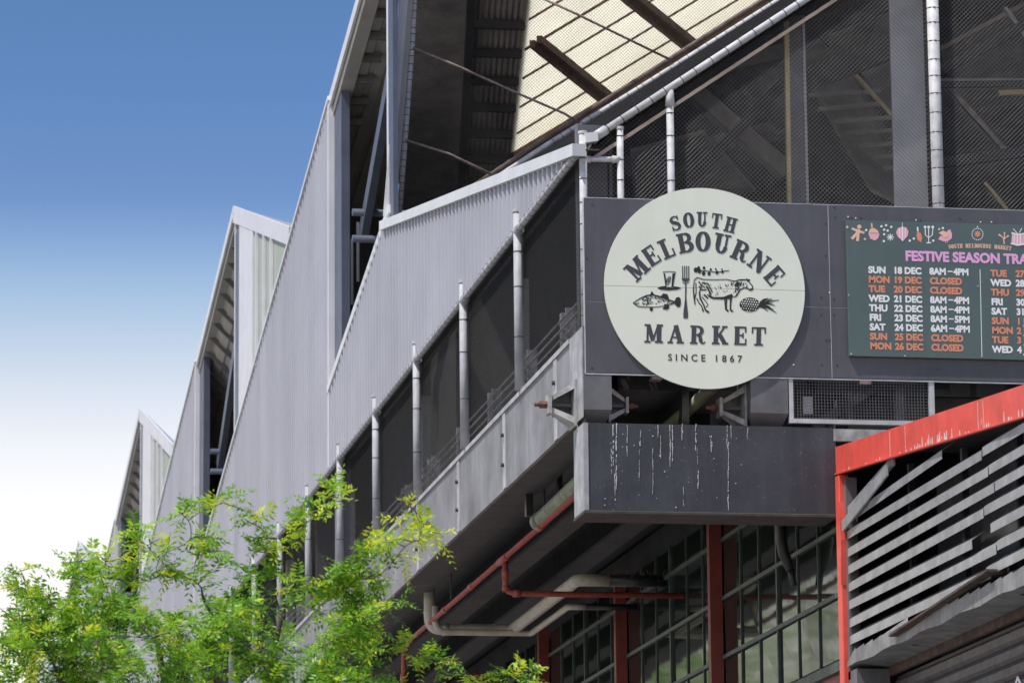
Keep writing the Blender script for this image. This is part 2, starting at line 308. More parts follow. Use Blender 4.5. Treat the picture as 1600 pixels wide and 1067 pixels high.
for k in range(NT):
    s = 0.0 if k == 0 else RD(k)+6.3; e = RD(k+1)+6.3
    top = (lambda y, k=k: min(flash(y), rl(k, y))-.02) if k == 0 else (lambda y, k=k: rl(k, y)-.02)
    yy = s+.02; stop = min(e-.02, 62.)
    while yy < stop-.01:
        y2 = min(yy+.75, stop) if stop-yy > 1.0 else stop
        ribs(yy, y2, top, lambda y: 10.56, x=random.uniform(-.003, .003)).build('cladding_sheet', M['clad'], hall); yy = y2
    if e-.02 > stop+.01: ribs(max(stop, s+.02), e-.02, top, lambda y: 10.56).build('cladding_sheet', M['clad'], hall)
    # backing of the wall so it is not a thin skin
    b = MB()
    if k == 0: b.prism([(.05, s, 10.56), (.05, e, 10.56), (.05, e, rl(0, e)-.05), (.05, 12.5, rl(0, 12.5)-.05), (.05, 0, flash(0)-.05)], (.12, 0, 0))
    else: b.prism([(.05, s, 10.56), (.05, e, 10.56), (.05, e, rl(k, e)-.05), (.05, s, rl(k, s)-.05)], (.12, 0, 0))
    b.build('wall_lining', M['interior'], hall)
    # capping along the top of the cladding
    if k == 0:
        MB().bar((-.02, -.02, flash(0)-.055), (-.02, 12.62, flash(12.62)-.055), .12, .11).build('white_capping', M['trim'], hall)
        MB().bar((.03, 12.2, rl(0, 12.2)-.02), (-.0, e+.1, rl(0, e+.1)-.02), .12, .11).build('white_capping', M['trim'], hall)
    else:
        MB().bar((-.035, s-.05, rl(k, s)-.03), (-.035, e+.1, rl(k, e)-.03), .06, .06).build('white_capping', M['trim'], hall)
        # column and pale edge where the cladding starts
        MB().box((-.05, s-.03, 10.56), (.06, s+.09, rl(k, s)-.06)).build('cladding_edge_trim', M['barge'], hall)
        o = MB().box((.03, s-.75, 8.9), (.14, s-.04, rl(k, s-.7)-.25)).build('steel_column', M['bluesteel'], hall)
    if k >= 1:
        r = RD(k)
        # back slope: roof sheet, ribs below it, purlins, barge board
        ye = r+9.6
        bb = MB()
        xs = []; x = .01
        while x < 3.4: xs += [(x, 0), (x+.11, 0), (x+.13, .035), (x+.20, .035), (x+.22, 0)]; x += .22
        xr = XB if k > 1 else 1.25; gx = .95 if k > 1 else 0.
        if k == 1: xs = [q for q in xs if q[0] < 1.25]
        vs = []; fs = []
        for (xx, dz) in xs: vs += [(xx, r, ZR-.14+dz-gx*xx), (xx, ye, ZR-SL*(ye-r)-.14+dz-gx*xx)]
        for i in range(len(xs)-1): fs.append((2*i, 2*i+1, 2*i+3, 2*i+2))
        bb.add(vs, fs)
        o = bb.build('roof_underside', M['soffit'] if k > 0 else M['darkroof'], hall)
        MB().prism([(.0, r, ZR-.08), (.0, ye, rl(k, ye)-.08), (.0, ye, rl(k, ye)), (.0, r, ZR)], (xr if k < 3 else 4, 0, -gx*4)).build('roof_sheet', M['barge'], hall)
        for i in range(11):
            y = r+.4+i*.62
            if y > r+7: break
            MB().bar((.06, y, rl(k, y)-.20), (.45 if k == 1 else 4, y, rl(k, y)-.20-gx*(4)), .06, .10).build('purlin', M['mid'], hall)
        
        MB().bar((-.02, r-.02, ZR-.06), (-.02, r+7.0, rl(k, r+7.0)-.06), .035, .16).build('barge_board', M['trim'], hall)
        MB().bar((.10, r+.05, ZR-.20), (.10, r+6.3, rl(k, r+6.3)-.20), .18, .12).build('edge_rafter', M['soffit'], hall)
        # ridge post: white edge and dark steel
        o1 = .95 if k == 1 else 0.
        MB().box((.0, r-.02+o1, rl(k-1, r)-.1), (.05, r+.12+o1, ZR-.22)).build('white_post_edge', M['trim'], hall)
        MB().box((.0, r-(.86 if k > 1 else .42)+o1, 10.6 if k > 1 else 12.4), (.06, r-.03+o1, ZR-.46)).build('ridge_post', M['bluesteel'], hall)
        # diagonal brace and cross tubes inside the opening
        MB().bar((.30, r+.5, ZR-.7), (.30, r+5.4, ZR-3.4), .10, .24).build('diagonal_brace', M['bluesteel'], hall)
        for zz in (13.7, 13.35): MB().tube([(.1, r+5.0, zz), (5, r+5.0, zz)], .05, 8).build('cross_tube', M['bluesteel'], hall, smooth=True)
    if k >= 2:
        r = RD(k); yv = r-7.8
        fz = lambda y: ZR-FS*(r-y)
        MB().prism([(.0, r, ZR-.08), (.0, yv, fz(yv)-.08), (.0, yv, fz(yv)), (.0, r, ZR)], (1.35, 0, -1.3)).build('front_roof_sheet', M['barge'], hall)
        MB().prism([(2.5, r, ZR-2.48), (2.5, yv, fz(yv)-2.48), (2.5, yv, fz(yv)-2.4), (2.5, r, ZR-2.4)], (XB-2.5, 0, 0)).build('front_roof_sheet', M['roofbrown'], hall)
        MB().prism([(1.35, r, ZR-1.34), (1.35, yv, fz(yv)-1.34), (1.35, yv, fz(yv)-1.31), (1.35, r, ZR-1.31)], (1.15, 0, -1.1)).build('skylight_sheet', M['cream'], hall)
        for xx in (1.72, 2.12): MB().bar((xx, r, ZR-.12-.95*xx), (xx, yv, fz(yv)-.12-.95*xx), .07, .1).build('skylight_bar', M['dark'], hall)
        for j in range(6): MB().bar((1.2, r-1-j*1.2, fz(r-1-j*1.2)-.14-1.14), (2.6, r-1-j*1.2, fz(r-1-j*1.2)-.14-2.47), .06, .07).build('purlin', M['mid'], hall)
        MB().bar((-.02, r+.02, ZR-.12), (-.02, yv, fz(yv)-.12), .035, .27).build('barge_board', M['barge'], hall)
        # infill under the short front slope
        a, b2, c2 = r-.88, r-2.9, yv
        MB().prism([(-.03, a, rl(k-1, a)-.1), (-.03, b2, rl(k-1, b2)-.1), (-.03, b2, fz(b2)-.2), (-.03, a, fz(a)-.2)], (.06, 0, 0)).build('pale_infill_panel', M['barge'], hall)
        MB().prism([(-.0, b2, rl(k-1, b2)-.1), (-.0, c2+.3, rl(k-1, c2+.3)-.1), (-.0, c2+.3, fz(c2+.3)-.1), (-.0, b2, fz(b2)-.2)], (.02, 0, 0)).build('translucent_panel', M['palepanel'], hall)
        for yy in (b2-.6, b2-1.6, b2-2.6): MB().box((-.05, yy-.05, rl(k-1, yy)-.1), (-.005, yy+.05, fz(yy)-.22)).build('panel_bar', M['barge'], hall)
    # pale lip where the neighbouring post stands
MB().box((XB, -0.5, 0), (XB+.3, 125, 20)).build('inner_wall', M['interior'], hall)
MB().box((.4, 124, 0), (XB, 124.3, 17)).build('inner_wall', M['interior'], hall)
for k in range(1, NT):
    yw = RD(k)+9.45; gx = .95 if k > 1 else 0.; tz = rl(k, yw)-.14
    if k > 1:
        MB().prism([(.2, yw, 8.9), (4, yw, 8.9), (4, yw, tz-gx*4), (.2, yw, tz-gx*.2)], (0, .1, 0)).build('inner_wall', M['interior'], hall)
    else:
        F = lambda x, y: FP(x, y, yw)
        xl, xr_, zb, zt = .18, 4.0, 8.9, tz
        cols = [(xl, F(548, 400).x, None), (F(548, 400).x, F(553, 400).x, (372, 476)), (F(553, 400).x, F(557, 400).x, None), (F(557, 400).x, F(562.5, 400).x, (345, 440)), (F(562.5, 400).x, F(569, 400).x, (348, 369)), (F(569, 400).x, F(577, 400).x, (354, 362)), (F(577, 400).x, xr_, None)]
        gb = MB()
        for (xa, xb, hole) in cols:
            if hole is None: gb.box((xa, yw, zb), (xb, yw+.08, zt))
            else:
                z1, z0 = F(560, hole[0]).z, F(560, hole[1]).z
                gb.box((xa, yw, z1), (xb, yw+.08, zt)); gb.box((xa, yw, zb), (xb, yw+.08, z0))
        gb.build('inner_wall', M['interior'], hall)
        MB().box((F(546, 400).x, yw+.10, F(560, 480).z), (F(580, 400).x, yw+.12, F(560, 340).z)).build('skylight_pane', M['cream'], hall)
# deck
MB().box((.42, .55, 8.46), (XB, 124, 8.86)).build('deck_slab', M['dark'], hall)
MB().box((.0, .62, 8.12), (.035, 124, 8.92)).build('deck_fascia', M['fascia'], hall)
MB().box((.036, .62, 8.12), (.40, 124, 8.165)).build('bottom_flange', M['flangegrey'], hall)
MB().box((.30, .62, 8.166), (.40, 124, 8.46)).build('inner_web', M['dark'], hall)
MB().box((-.02, .62, 8.885), (.30, 124, 8.93)).build('fascia_top_edge', M['fpatch'], hall)
for i, yy in enumerate([1.35]+[4.2+2.92*j for j in range(12)]):
    MB().box((-.012, yy-.07, 8.125), (-.001, yy+.09, 8.88)).build('joint_strip', M['fpatch'], hall)
    nb = MB()
    for zz in (8.36, 8.66): nb.tube([(-.012, yy+.02, zz), (-.04, yy+.02, zz)], .022, 6)
    nb.build('joint_bolt', M['dark'], hall)
for x0 in (.92, 1.62):
    MB().box((x0, .55, 8.10), (x0+.26, 124, 8.14)).build('beam_flange', M['flangegrey'], hall)
    MB().box((x0+.10, .55, 8.14), (x0+.16, 124, 8.46)).build('beam_web', M['dark'], hall)
# girder ends either side of the front bearing gap
for nm, x0, x1 in (('girder_end', 0.0, .255), ('girder_end', 1.53, 1.875)):
    gb = MB(); gb.box((x0, .005, 8.17), (x1, .62, 8.93))
    gb.add([(x0, .005, 8.169), (x1, .005, 8.169), (x1, .62, 8.169), (x0, .62, 8.169), (x0+.04, .12, 8.06), (x1-.04, .12, 8.06), (x1-.04, .5, 8.06), (x0+.04, .5, 8.06)],
           [(0,4,5,1),(1,5,6,2),(2,6,7,3),(3,7,4,0),(4,7,6,5)])
    o = gb.build(nm, M['mid'], hall)
MB().box((-.012, .01, 8.10), (-.001, .6, 8.92)).build('end_plate', M['beamend'], hall)
MB().box((.256, 1.7, 8.065), (1.529, 1.75, 8.46)).build('dark_diaphragm', M['dark'], hall)
MB().box((1.876, .62, 8.065), (7.9, .67, 8.9)).build('dark_diaphragm', M['dark'], hall)
MB().tube([(.55, 1.6, 7.8), (1.3, .35, 8.5)], .06, 12).build('raking_drain', M['pvcg'], hall, smooth=True)
# grazing dark roof over the open corner, between the front rail and the net's foot
P1a, P1b = FP(922, 214, .09), FP(2100, -556, .09)
P2a, P2b = FP(700, 325, 12.2), FP(1900, -440, 12.2)
gb = MB(); N = 190
for i in range(N):
    t0 = i/N; t1 = (i+.62)/N; t2 = (i+1)/N
    a0, a1, a2 = P1a.lerp(P1b, t0), P1a.lerp(P1b, t1), P1a.lerp(P1b, t2); b0, b1, b2 = [P2a.lerp(P2b, t) for t in (t0, t1, t2)]
    d = Vector((0, 0, -.05)); e = Vector((0, 0, -.11))
    gb.cur = 0; gb.quad(a0+d, a1+d, b1+d, b0+d); gb.cur = 1; gb.quad(a1+d, a1+e, b1+e, b1+d); gb.quad(a1+e, a2+e, b2+e, b1+e); gb.quad(a2+e, a2+d, b2+d, b2+e)
gb.build('dark_ribbed_roof', [M['strip'], M['striprib']], hall)
gb = MB(); gb.prism([P1a+Vector((0, 0, -.2)), P1b+Vector((0, 0, -.2)), P2b+Vector((0, 0, -.2)), P2a+Vector((0, 0, -.2))], (0, 0, -.04)); gb.build('roof_lining', M['roofbrown'], hall)
gb = MB()
for i in range(4, 11):
    a = P1a.lerp(P2a, i/11)+Vector((0, 0, -.28)); b = P1b.lerp(P2b, i/11)+Vector((0, 0, -.28)); gb = MB().bar(a, b, .07, .09); gb.build('purlin', M['roofbrown'], hall)
# ceiling seen through the net: plane of roof 1, flat soffit, beam, ribbed sheet with purlins
RP, RN = (0, RD(1), ZR-.15), (0, SL, 1)
R = lambda x, y, dz=0: PL(x, y, (0, RD(1), ZR-.15+dz), RN)
MB().prism([R(622, 360), R(648, -60), R(742, -60), R(716, 330)], (0, 0, .04)).build('flat_soffit', M['darkroof'], hall)
MB().bar(R(739, -60, -.1), R(719, 330, -.1), .10, .2).build('soffit_beam', M['dark'], hall)
a0, a1, b0, b1 = R(744, -60), R(722, 330), R(831, -60), R(796, 262)
vs = []; fs = []; n = 9
pts = []
for i in range(n):
    for t, dz in ((0, 0), (.45, 0), (.58, .05), (.87, .05)): pts.append(((i+t)/n, dz))
pts.append((1, 0))
for t, dz in pts: vs += [a0.lerp(b0, t)+Vector((0, 0, dz)), a1.lerp(b1, t)+Vector((0, 0, dz))]
for i in range(len(pts)-1): fs.append((2*i, 2*i+1, 2*i+3, 2*i+2))
MB().add(vs, fs).build('ribbed_ceiling', M['ceil'], hall)
MB().prism([a0+Vector((0,0,.08)), a1+Vector((0,0,.08)), b1+Vector((0,0,.08)), b0+Vector((0,0,.08))], (0, 0, .03)).build('ribbed_ceiling_lining', M['darkroof'], hall)
for i in range(8):
    t = (22+42*i+60)/390
    p = a0.lerp(a1, t)+Vector((0, 0, -.07)); q = b0.lerp(b1, min(1, t*1.21))+Vector((0, 0, -.07))
    if t*1.21 > 1.05: break
    q.z = p.z; q.y = p.y
    MB().bar(p, q, .10, .10).build('purlin', M['dark'], hall)
# raised translucent roof: shares the ceiling's right edge and climbs to the right
E1, E2 = R(825, 0), R(800, 238)
u = Vector((1, 0, .70)); QN = (E1-E2).cross(u); QP = E2
Q = lambda x, y, off=0.: PL(x, y, QP, QN)+ (QN.normalized()*off*(-1 if QN.z > 0 else 1))
gb = MB().prism([Q(797, 242), Q(1205, -2), Q(1420, -130), Q(1100, -300), Q(833, -130)], (0, 0, .03)); gb.build('translucent_roof_sheet', M['cream'], hall)
for y0 in (204, 163, 118, 72, 26, -20, -66, -112):
    xa = 800+(238-y0)*.105
    w = .11 if y0 in (72, -66) else .026
    MB().bar(Q(xa, y0, .06), Q(1420, y0-.605*(1420-xa), .06), w, .03).build('thin_purlin' if w < .1 else 'wide_purlin', M['brownbeam'], hall)
for (xa, ya) in ((820, 55), (831, 48), (985, 0), (996, -8), (1140, -60), (1151, -68)):
    xb = xa+132; yb = ya+106
    MB().bar(Q(xa-110, ya-88, .16) if xa > 900 else Q(xa, ya, .16), Q(xb, yb, .16), .07, .10).build('brown_rafter', M['brownbeam'], hall)
MB().prism([Q(799, 241, -.06), Q(1420, -129, -.06), Q(1420, -129, -.06)+Vector((0, 0, 1.1)), Q(799, 241, -.06)+Vector((0, 0, 1.1))], (.03, .05, 0)).build('added_shade_board', M['mid'], hall)  # unseen board added to cast a shadow band on the translucent sheet
MB().bar(Q(796, 246, .05), Q(1420, -126, .05), .3, .16).build('eaves_beam', M['brownbeam'], hall)
# white trim frame rising beside the net
for (xa, ya, xb, yb, w, mm, nm) in ((640.5, -60, 606, 346, .038, 'trim', 'white_edge_trim'), (646, -60, 613, 345, .05, 'soffit', 'grey_edge_trim'), (633, -60, 602.5, 338, .03, 'trim', 'white_edge_trim')):
    xm = xa-(260/310)*(xa-xb)*.84; p = MB().bar(FP(xa, ya, 12.3), FP(xm, 230, 12.3), w, .06); p.bar(FP(xm, 230, 12.3), FP(xb, yb, 12.3), w, .06)
    p.build(nm, M[mm], hall)
MB().box((1.3, 12.9, 8.9), (1.34, 22, 12.6)).build('inner_screen', M['interior'], hall)
# lower building below the deck
lw = thing('street_level_wall', 'red dado wall under the dark glazed wall beneath the deck', 'wall', (2.33, 0, 0))
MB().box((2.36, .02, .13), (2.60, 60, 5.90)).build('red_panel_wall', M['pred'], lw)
MB().box((2.30, .02, 5.86), (2.60, 60, 5.95)).build('sill_rail', M['mullion'], lw)

gb = MB(); a, c = P2a+Vector((.1, -.02, -.3)), P2b+Vector((0, -.02, -.3))
gb.prism([(a.x, a.y, 8.9), (c.x, c.y, 8.9), c, a], (0, .12, 0)); gb.build('inner_gable_wall', M['interior'], hall)
gb = MB(); gb.prism([(P1b.x, .1, 8.9), (P2b.x, 12.2, 8.9), P2b+Vector((0, 0, -.3)), P1b+Vector((0, 0, -.3))], (.12, 0, 0)); gb.build('inner_side_wall', M['interior'], hall)
# ------------------------------------------------------------------ glazed wall under the deck
gw = thing('glazed_wall', 'tall dark window wall of small green steel framed panes between red posts', 'window wall', (2.33, 0, 5.95))
ZT = [5.95, 6.545, 7.14, 7.735, 8.05]
for bay in range(5):
    y0 = 4.93*bay+.08; y1 = 4.93*(bay+1)-.08; n = 6; st = (y1-y0)/n
    if bay: 
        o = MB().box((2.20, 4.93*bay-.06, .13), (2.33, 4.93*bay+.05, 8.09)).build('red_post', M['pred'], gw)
    for j in range(1, n): 
        w = .022 if j != 3 else .045
        MB().box((2.315 if j == 3 else 2.325, y0+j*st-w/2, 5.96), (2.365, y0+j*st+w/2, 8.05)).build('mullion', M['mullion'], gw)
    for zt in ZT[1:4]:
        MB().box((2.312, y0, zt-.02), (2.36, y1, zt+.02)).build('transom', M['mullion'], gw)
    for j in range(n):
        for i in range(4):
            a = y0+j*st+.02; b = a+st-.04; za = ZT[i]+.03; zb = ZT[i+1]-.03
            dx = rng.normal(0, .0018, 3)
            o = MB().add([(2.34+dx[0], a, za), (2.34-dx[0], b, za), (2.34+dx[1], b, zb), (2.34+dx[2], a, zb), (2.352, a, za), (2.352, b, za), (2.352, b, zb), (2.352, a, zb)],
                         [(0,3,2,1),(4,5,6,7),(0,1,5,4),(1,2,6,5),(2,3,7,6),(3,0,4,7)]).build('pane', M['glass'], gw)
MB().box((2.45, .1, 5.9), (2.5, 26, 8.4)).build('dark_backing', M['interior'], gw)
# ------------------------------------------------------------------ front steel crossbeam
bm_ = thing('front_crossbeam', 'deep charcoal steel beam streaked with bird droppings below the round sign', 'beam', (0, 0, 7.23))
o = MB().box((0.0, .012, 7.262), (2.31, .5, 8.05)).build('web_plate', M['beam'], bm_)
bevel(MB().box((-.012, 0.0, 7.228), (2.31, .52, 7.26)).build('bottom_flange', M['flange'], bm_), .006)
MB().box((-.006, .02, 7.262), (-.001, .495, 8.05)).build('sky_lit_end_plate', M['beamend'], bm_)  # pale tone puts the sky's light on the beam's left end into colour
MB().box((-.006, .002, 7.262), (.035, .0115, 8.05)).build('pale_edge_strip', M['beamend'], bm_)
def streak(b, x, y, ln, w, plane=-.0, seed=0):
    r_ = random.Random(seed); yy = y
    while yy < y+ln:
        l = r_.uniform(2, 9); ww = w*r_.uniform(.25, .9)*.75; dx = r_.uniform(-.6, .6)
        p = [FP(x+dx-ww/2, yy, plane), FP(x+dx+ww/2, yy, plane), FP(x+dx+ww*.25, yy+l, plane), FP(x+dx-ww*.25, yy+l, plane)]
        b.prism(p, (0, .003, 0)); yy += l*(r_.uniform(.55, .95) if r_.random() < .75 else r_.uniform(1.2, 2.2))
db = MB()
for i, (x, y, ln, w) in enumerate([(958, 663, 60, 3), (963, 661, 95, 3.4), (961, 740, 40, 2), (980, 664, 45, 1.6), (955, 700, 40, 1.6), (999, 690, 50, 1.6), (1028, 664, 20, 2), (1032, 680, 32, 2.2), (1047, 664, 60, 2.4), (1051, 664, 55, 2.2), (1066, 662, 30, 2.2), (1087, 662, 42, 2.6), (1091, 735, 24, 2.6),
        (1111, 680, 20, 2.6), (1112, 690, 8, 3), (1136, 664, 30, 2), (1142, 664, 25, 2), (1138, 690, 110, 1.8), (1068, 760, 28, 1.4), (1020, 700, 70, 1.2), (902, 664, 25, 1.2), (1001, 672, 22, 1.4), (1090, 700, 30, 1.2), (1168, 668, 14, 1.2)]):
    streak(db, x, y, ln, w, .006, i)
for i in range(26):
    x = random.uniform(940, 1160); y = random.uniform(665, 795); s = random.uniform(.5, 1.1)
    db.prism([FP(x-s, y-s, .006), FP(x+s, y-s*.6, .006), FP(x+s*.7, y+s, .006), FP(x-s, y+s*.7, .006)], (0, .003, 0))
o = db.build('droppings', M['drop'], bm_); o['kind'] = 'stuff'
# ------------------------------------------------------------------ anchors
def anchor(label, base, d, s=1.0):
    b0 = Vector(base); t = thing('tendon_anchor', label, 'anchor bracket', tuple(b0), 'post-tension anchors under the charcoal boards')
    d = Vector(d); up = Vector((0, 0, 1)); w = d.cross(up)
    def ring(k, h): c = b0+d*k; return [c+w*h*sx*.75+up*h*sz for sx, sz in ((-1, -1), (1, -1), (1, 1), (-1, 1))]
    B = MB(); r0, r1 = ring(.015, .185*s), ring(.21*s, .065*s); th = .012
    for i in range(4):
        a, b, c, e = r0[i], r0[(i+1) % 4], r1[(i+1) % 4], r1[i]
        if i in (1, 3) and (a.y+b.y)/2 < b0.y: # the near side is open, framed by two webs
            B.prism([a, a.lerp(b, .16), e.lerp(c, .3), e], (b-a).cross(e-a).normalized()*th); B.prism([b, b.lerp(a, .16), c.lerp(e, .3), c], (b-a).cross(e-a).normalized()*th)
        else: B.prism([a, b, c, e], (b-a).cross(e-a).normalized()*th)
    B.build('tapered_plates', M['castgrey'], t)
    MB().bar(b0+d*.001, b0+d*.02, .30*s, .40*s, up).build('base_plate', M['castgrey'], t)
    o = MB().bar(b0+d*.205*s, b0+d*.235*s, .15*s, .17*s, up); o.build('end_plate', M['castgrey'], t)
    MB().tube([b0+d*.02, b0+d*.20*s], .02, 8).build('tendon', M['mid'], t)
    n = MB().tube([b0+d*.236*s, b0+d*.30*s], .034*s, 6).build('rusty_nut', M['rust'], t)
    MB().tube([b0+d*.30*s, b0+d*.345*s], .018*s, 8).build('rusty_bolt', M['rust'], n)
anchor('pale tapered anchor with rusty bolt on the left side of the corner girder', (-.013, .42, 8.28), (-1, 0, 0), 1.05)
anchor('small dark anchor on the right side of the corner girder facing the gap', (.257, .30, 8.26), (1, 0, 0), .85)
anchor('tapered anchor on the left side of the second girder, right of the round sign foot', (1.528, .30, 8.26), (-1, 0, 0), 1.0)
# ------------------------------------------------------------------ wire cage
cg = thing('wire_cage', 'square wire cage with pale bottom angle between the charcoal boards and the red roof', 'cage', (1.88, 0, 8.08))
MB().box((1.885, .0, 8.085), (3.6, .07, 8.125)).build('bottom_angle', M['edge'], cg)
MB().box((1.885, .01, 8.126), (1.925, .06, 8.52)).build('corner_angle', M['edge'], cg)
MB().box((3.19, .01, 8.126), (3.24, .06, 8.52)).build('upright', M['edge'], cg)
gb = MB()
for i in range(44): x = 1.94+i*.028; gb.bar((x, .03, 8.125), (x, .03, 8.5), .004, .004)
for i in range(14): z = 8.14+i*.028; gb.bar((1.925, .036, z), (3.18, .036, z), .004, .004)
gb.build('square_mesh', M['mid'], cg)['kind'] = 'stuff'
MB().box((2.05, .16, 8.2), (2.14, .2, 8.36)).build('small_box', M['edge'], cg)
MB().bar((2.2, .4, 8.12), (2.75, .4, 8.48), .05, .08).build('inner_brace', M['mid'], cg)
MB().box((2.96, .35, 8.12), (3.05, .45, 8.5)).build('inner_post', M['mid'], cg)
o = MB().box((2.29, -.02, 7.925), (2.9, .3, 8.035)).build('packing_block', M['castgrey']); tag(o, 'pale grey packing block on the end of the charcoal beam beside the red roof', 'block')
# ------------------------------------------------------------------ charcoal boards
bd = thing('charcoal_fascia_boards', 'long charcoal sheet metal fascia carrying the round sign and the timetable', 'fascia board', (0, 0, 8.5))
xs = [.022, 2.287, 4.4, 6.5, 8.6]; zs = [8.5, 9.155, 10.105]
for i in range(4):
    for j in range(2):
        o = MB().box((xs[i]+.003, 0, zs[j]+.003), (xs[i+1]-.003, .028, zs[j+1]-.003)).build('sheet', M['board'], bd); bevel(o, .002)
MB().box((.012, -.001, 8.492), (.022, .03, 10.107)).build('edge_strip', M['edge'], bd)
MB().box((.022, .001, 8.488), (8.6, .03, 8.498)).build('edge_strip', M['edge'], bd)
MB().box((.022, .006, 10.108), (8.6, .03, 10.114)).build('edge_strip', M['edge'], bd)
MB().box((2.284, -.001, 8.5), (2.289, .01, 10.1)).build('seam_strip', M['edge'], bd)
MB().box((.03, .004, 9.153), (8.6, .01, 9.157)).build('seam_strip', M['edge'], bd)
for x, y in [(917, 404), (925, 575), (1283, 465), (1283, 492), (1303, 468), (1303, 492), (1291, 532), (1296, 532), (1290, 400), (925, 320), (1284, 570), (1308, 571), (1465, 577), (1330, 341), (1345, 341), (1304, 325), (1305, 340), (1290, 350), (1500, 342), (1438, 345)]:
    c = FP(x, y, 0); MB().tube([(c.x, -.004, c.z), (c.x, .002, c.z)], .009, 6).build('rivet', M['dark'], bd)
sp_ = MB()
for x, y in [(1337, 341), (1431, 344), (1532, 347), (1549, 347), (1325, 339), (1296, 457), (1240, 570)]:
    c = FP(x, y, 0); sp_.tube([(c.x, -.004, c.z), (c.x, .002, c.z)], .007, 6)
sp_.build('pale_screws', M['pwhite'], bd)
for x0, nm in ((.95, 0), (1.90, 0), (2.6, 0)):
    pass
for x, w in ((1025, 16), (1350, 18)):
    c = FP(x, 590, .05); MB().box((c.x-w/340, .0, 8.455), (c.x+w/340, .12, 8.486)).build('support_bracket', M['rustpipe'], bd)
# ------------------------------------------------------------------ round sign
SY = -.032
sg = thing('round_market_sign', 'round pale green sign reading SOUTH MELBOURNE MARKET SINCE 1867 with food drawings', 'sign', (1.12, SY, 9.31))
SC = FP(1101.5, 450, SY); RAD = .5*(FP(1258, 450, SY).x-FP(945, 450, SY).x)
zsplit = FP(1101, 450.5, SY).z
for sgn in (1, -1):
    pts = [(SC.x+RAD*math.cos(t), SC.z+sgn*RAD*math.sin(t)) for t in np.linspace(0, math.pi, 73)]
    pts = [(x, max(z, zsplit+.0003) if sgn > 0 else min(z, zsplit-.0003)) for x, z in pts]
    o = MB().prism([(x, SY, z) for x, z in pts][::sgn], (0, .02, 0)).build('upper_half' if sgn > 0 else 'lower_half', M['sign'], sg)
MB().box((SC.x-.5, SY+.0205, SC.z-.6), (SC.x+.5, -.001, SC.z+.6)).build('mounting_frame', M['dark'], sg)
INK = SY-.003
PC = [0]
def poly_px(b, pts, th=.0025, y=None):
    y = INK if y is None else y
    PC[0] += 1; y = y-(PC[0] % 9)*.00008
    P = [FP(px, py, y) for px, py in pts]
    # consistent winding
    ar = sum(P[i].x*P[(i+1) % len(P)].z-P[(i+1) % len(P)].x*P[i].z for i in range(len(P)))
    if ar > 0: P = P[::-1]
    b.prism(P, (0, th, 0))
def line_px(b, pts, w, y=None, closed=False):
    "a drawn line of the given pixel width (a number or one per point)"
    ws = w if isinstance(w, (list, tuple)) else [w]*len(pts)
    if closed: pts = list(pts)+[pts[0]]; ws = list(ws)+[ws[0]]
    L_, R_ = [], []
    for i, (x, yv) in enumerate(pts):
        a = pts[max(i-1, 0)]; c = pts[min(i+1, len(pts)-1)]
        dx, dy = c[0]-a[0], c[1]-a[1]; l = math.hypot(dx, dy) or 1; nx, ny = -dy/l*ws[i]/2, dx/l*ws[i]/2
        L_.append((x+nx, yv+ny)); R_.append((x-nx, yv-ny))
    for i in range(len(pts)-1): poly_px(b, [L_[i], L_[i+1], R_[i+1], R_[i]], y=y)
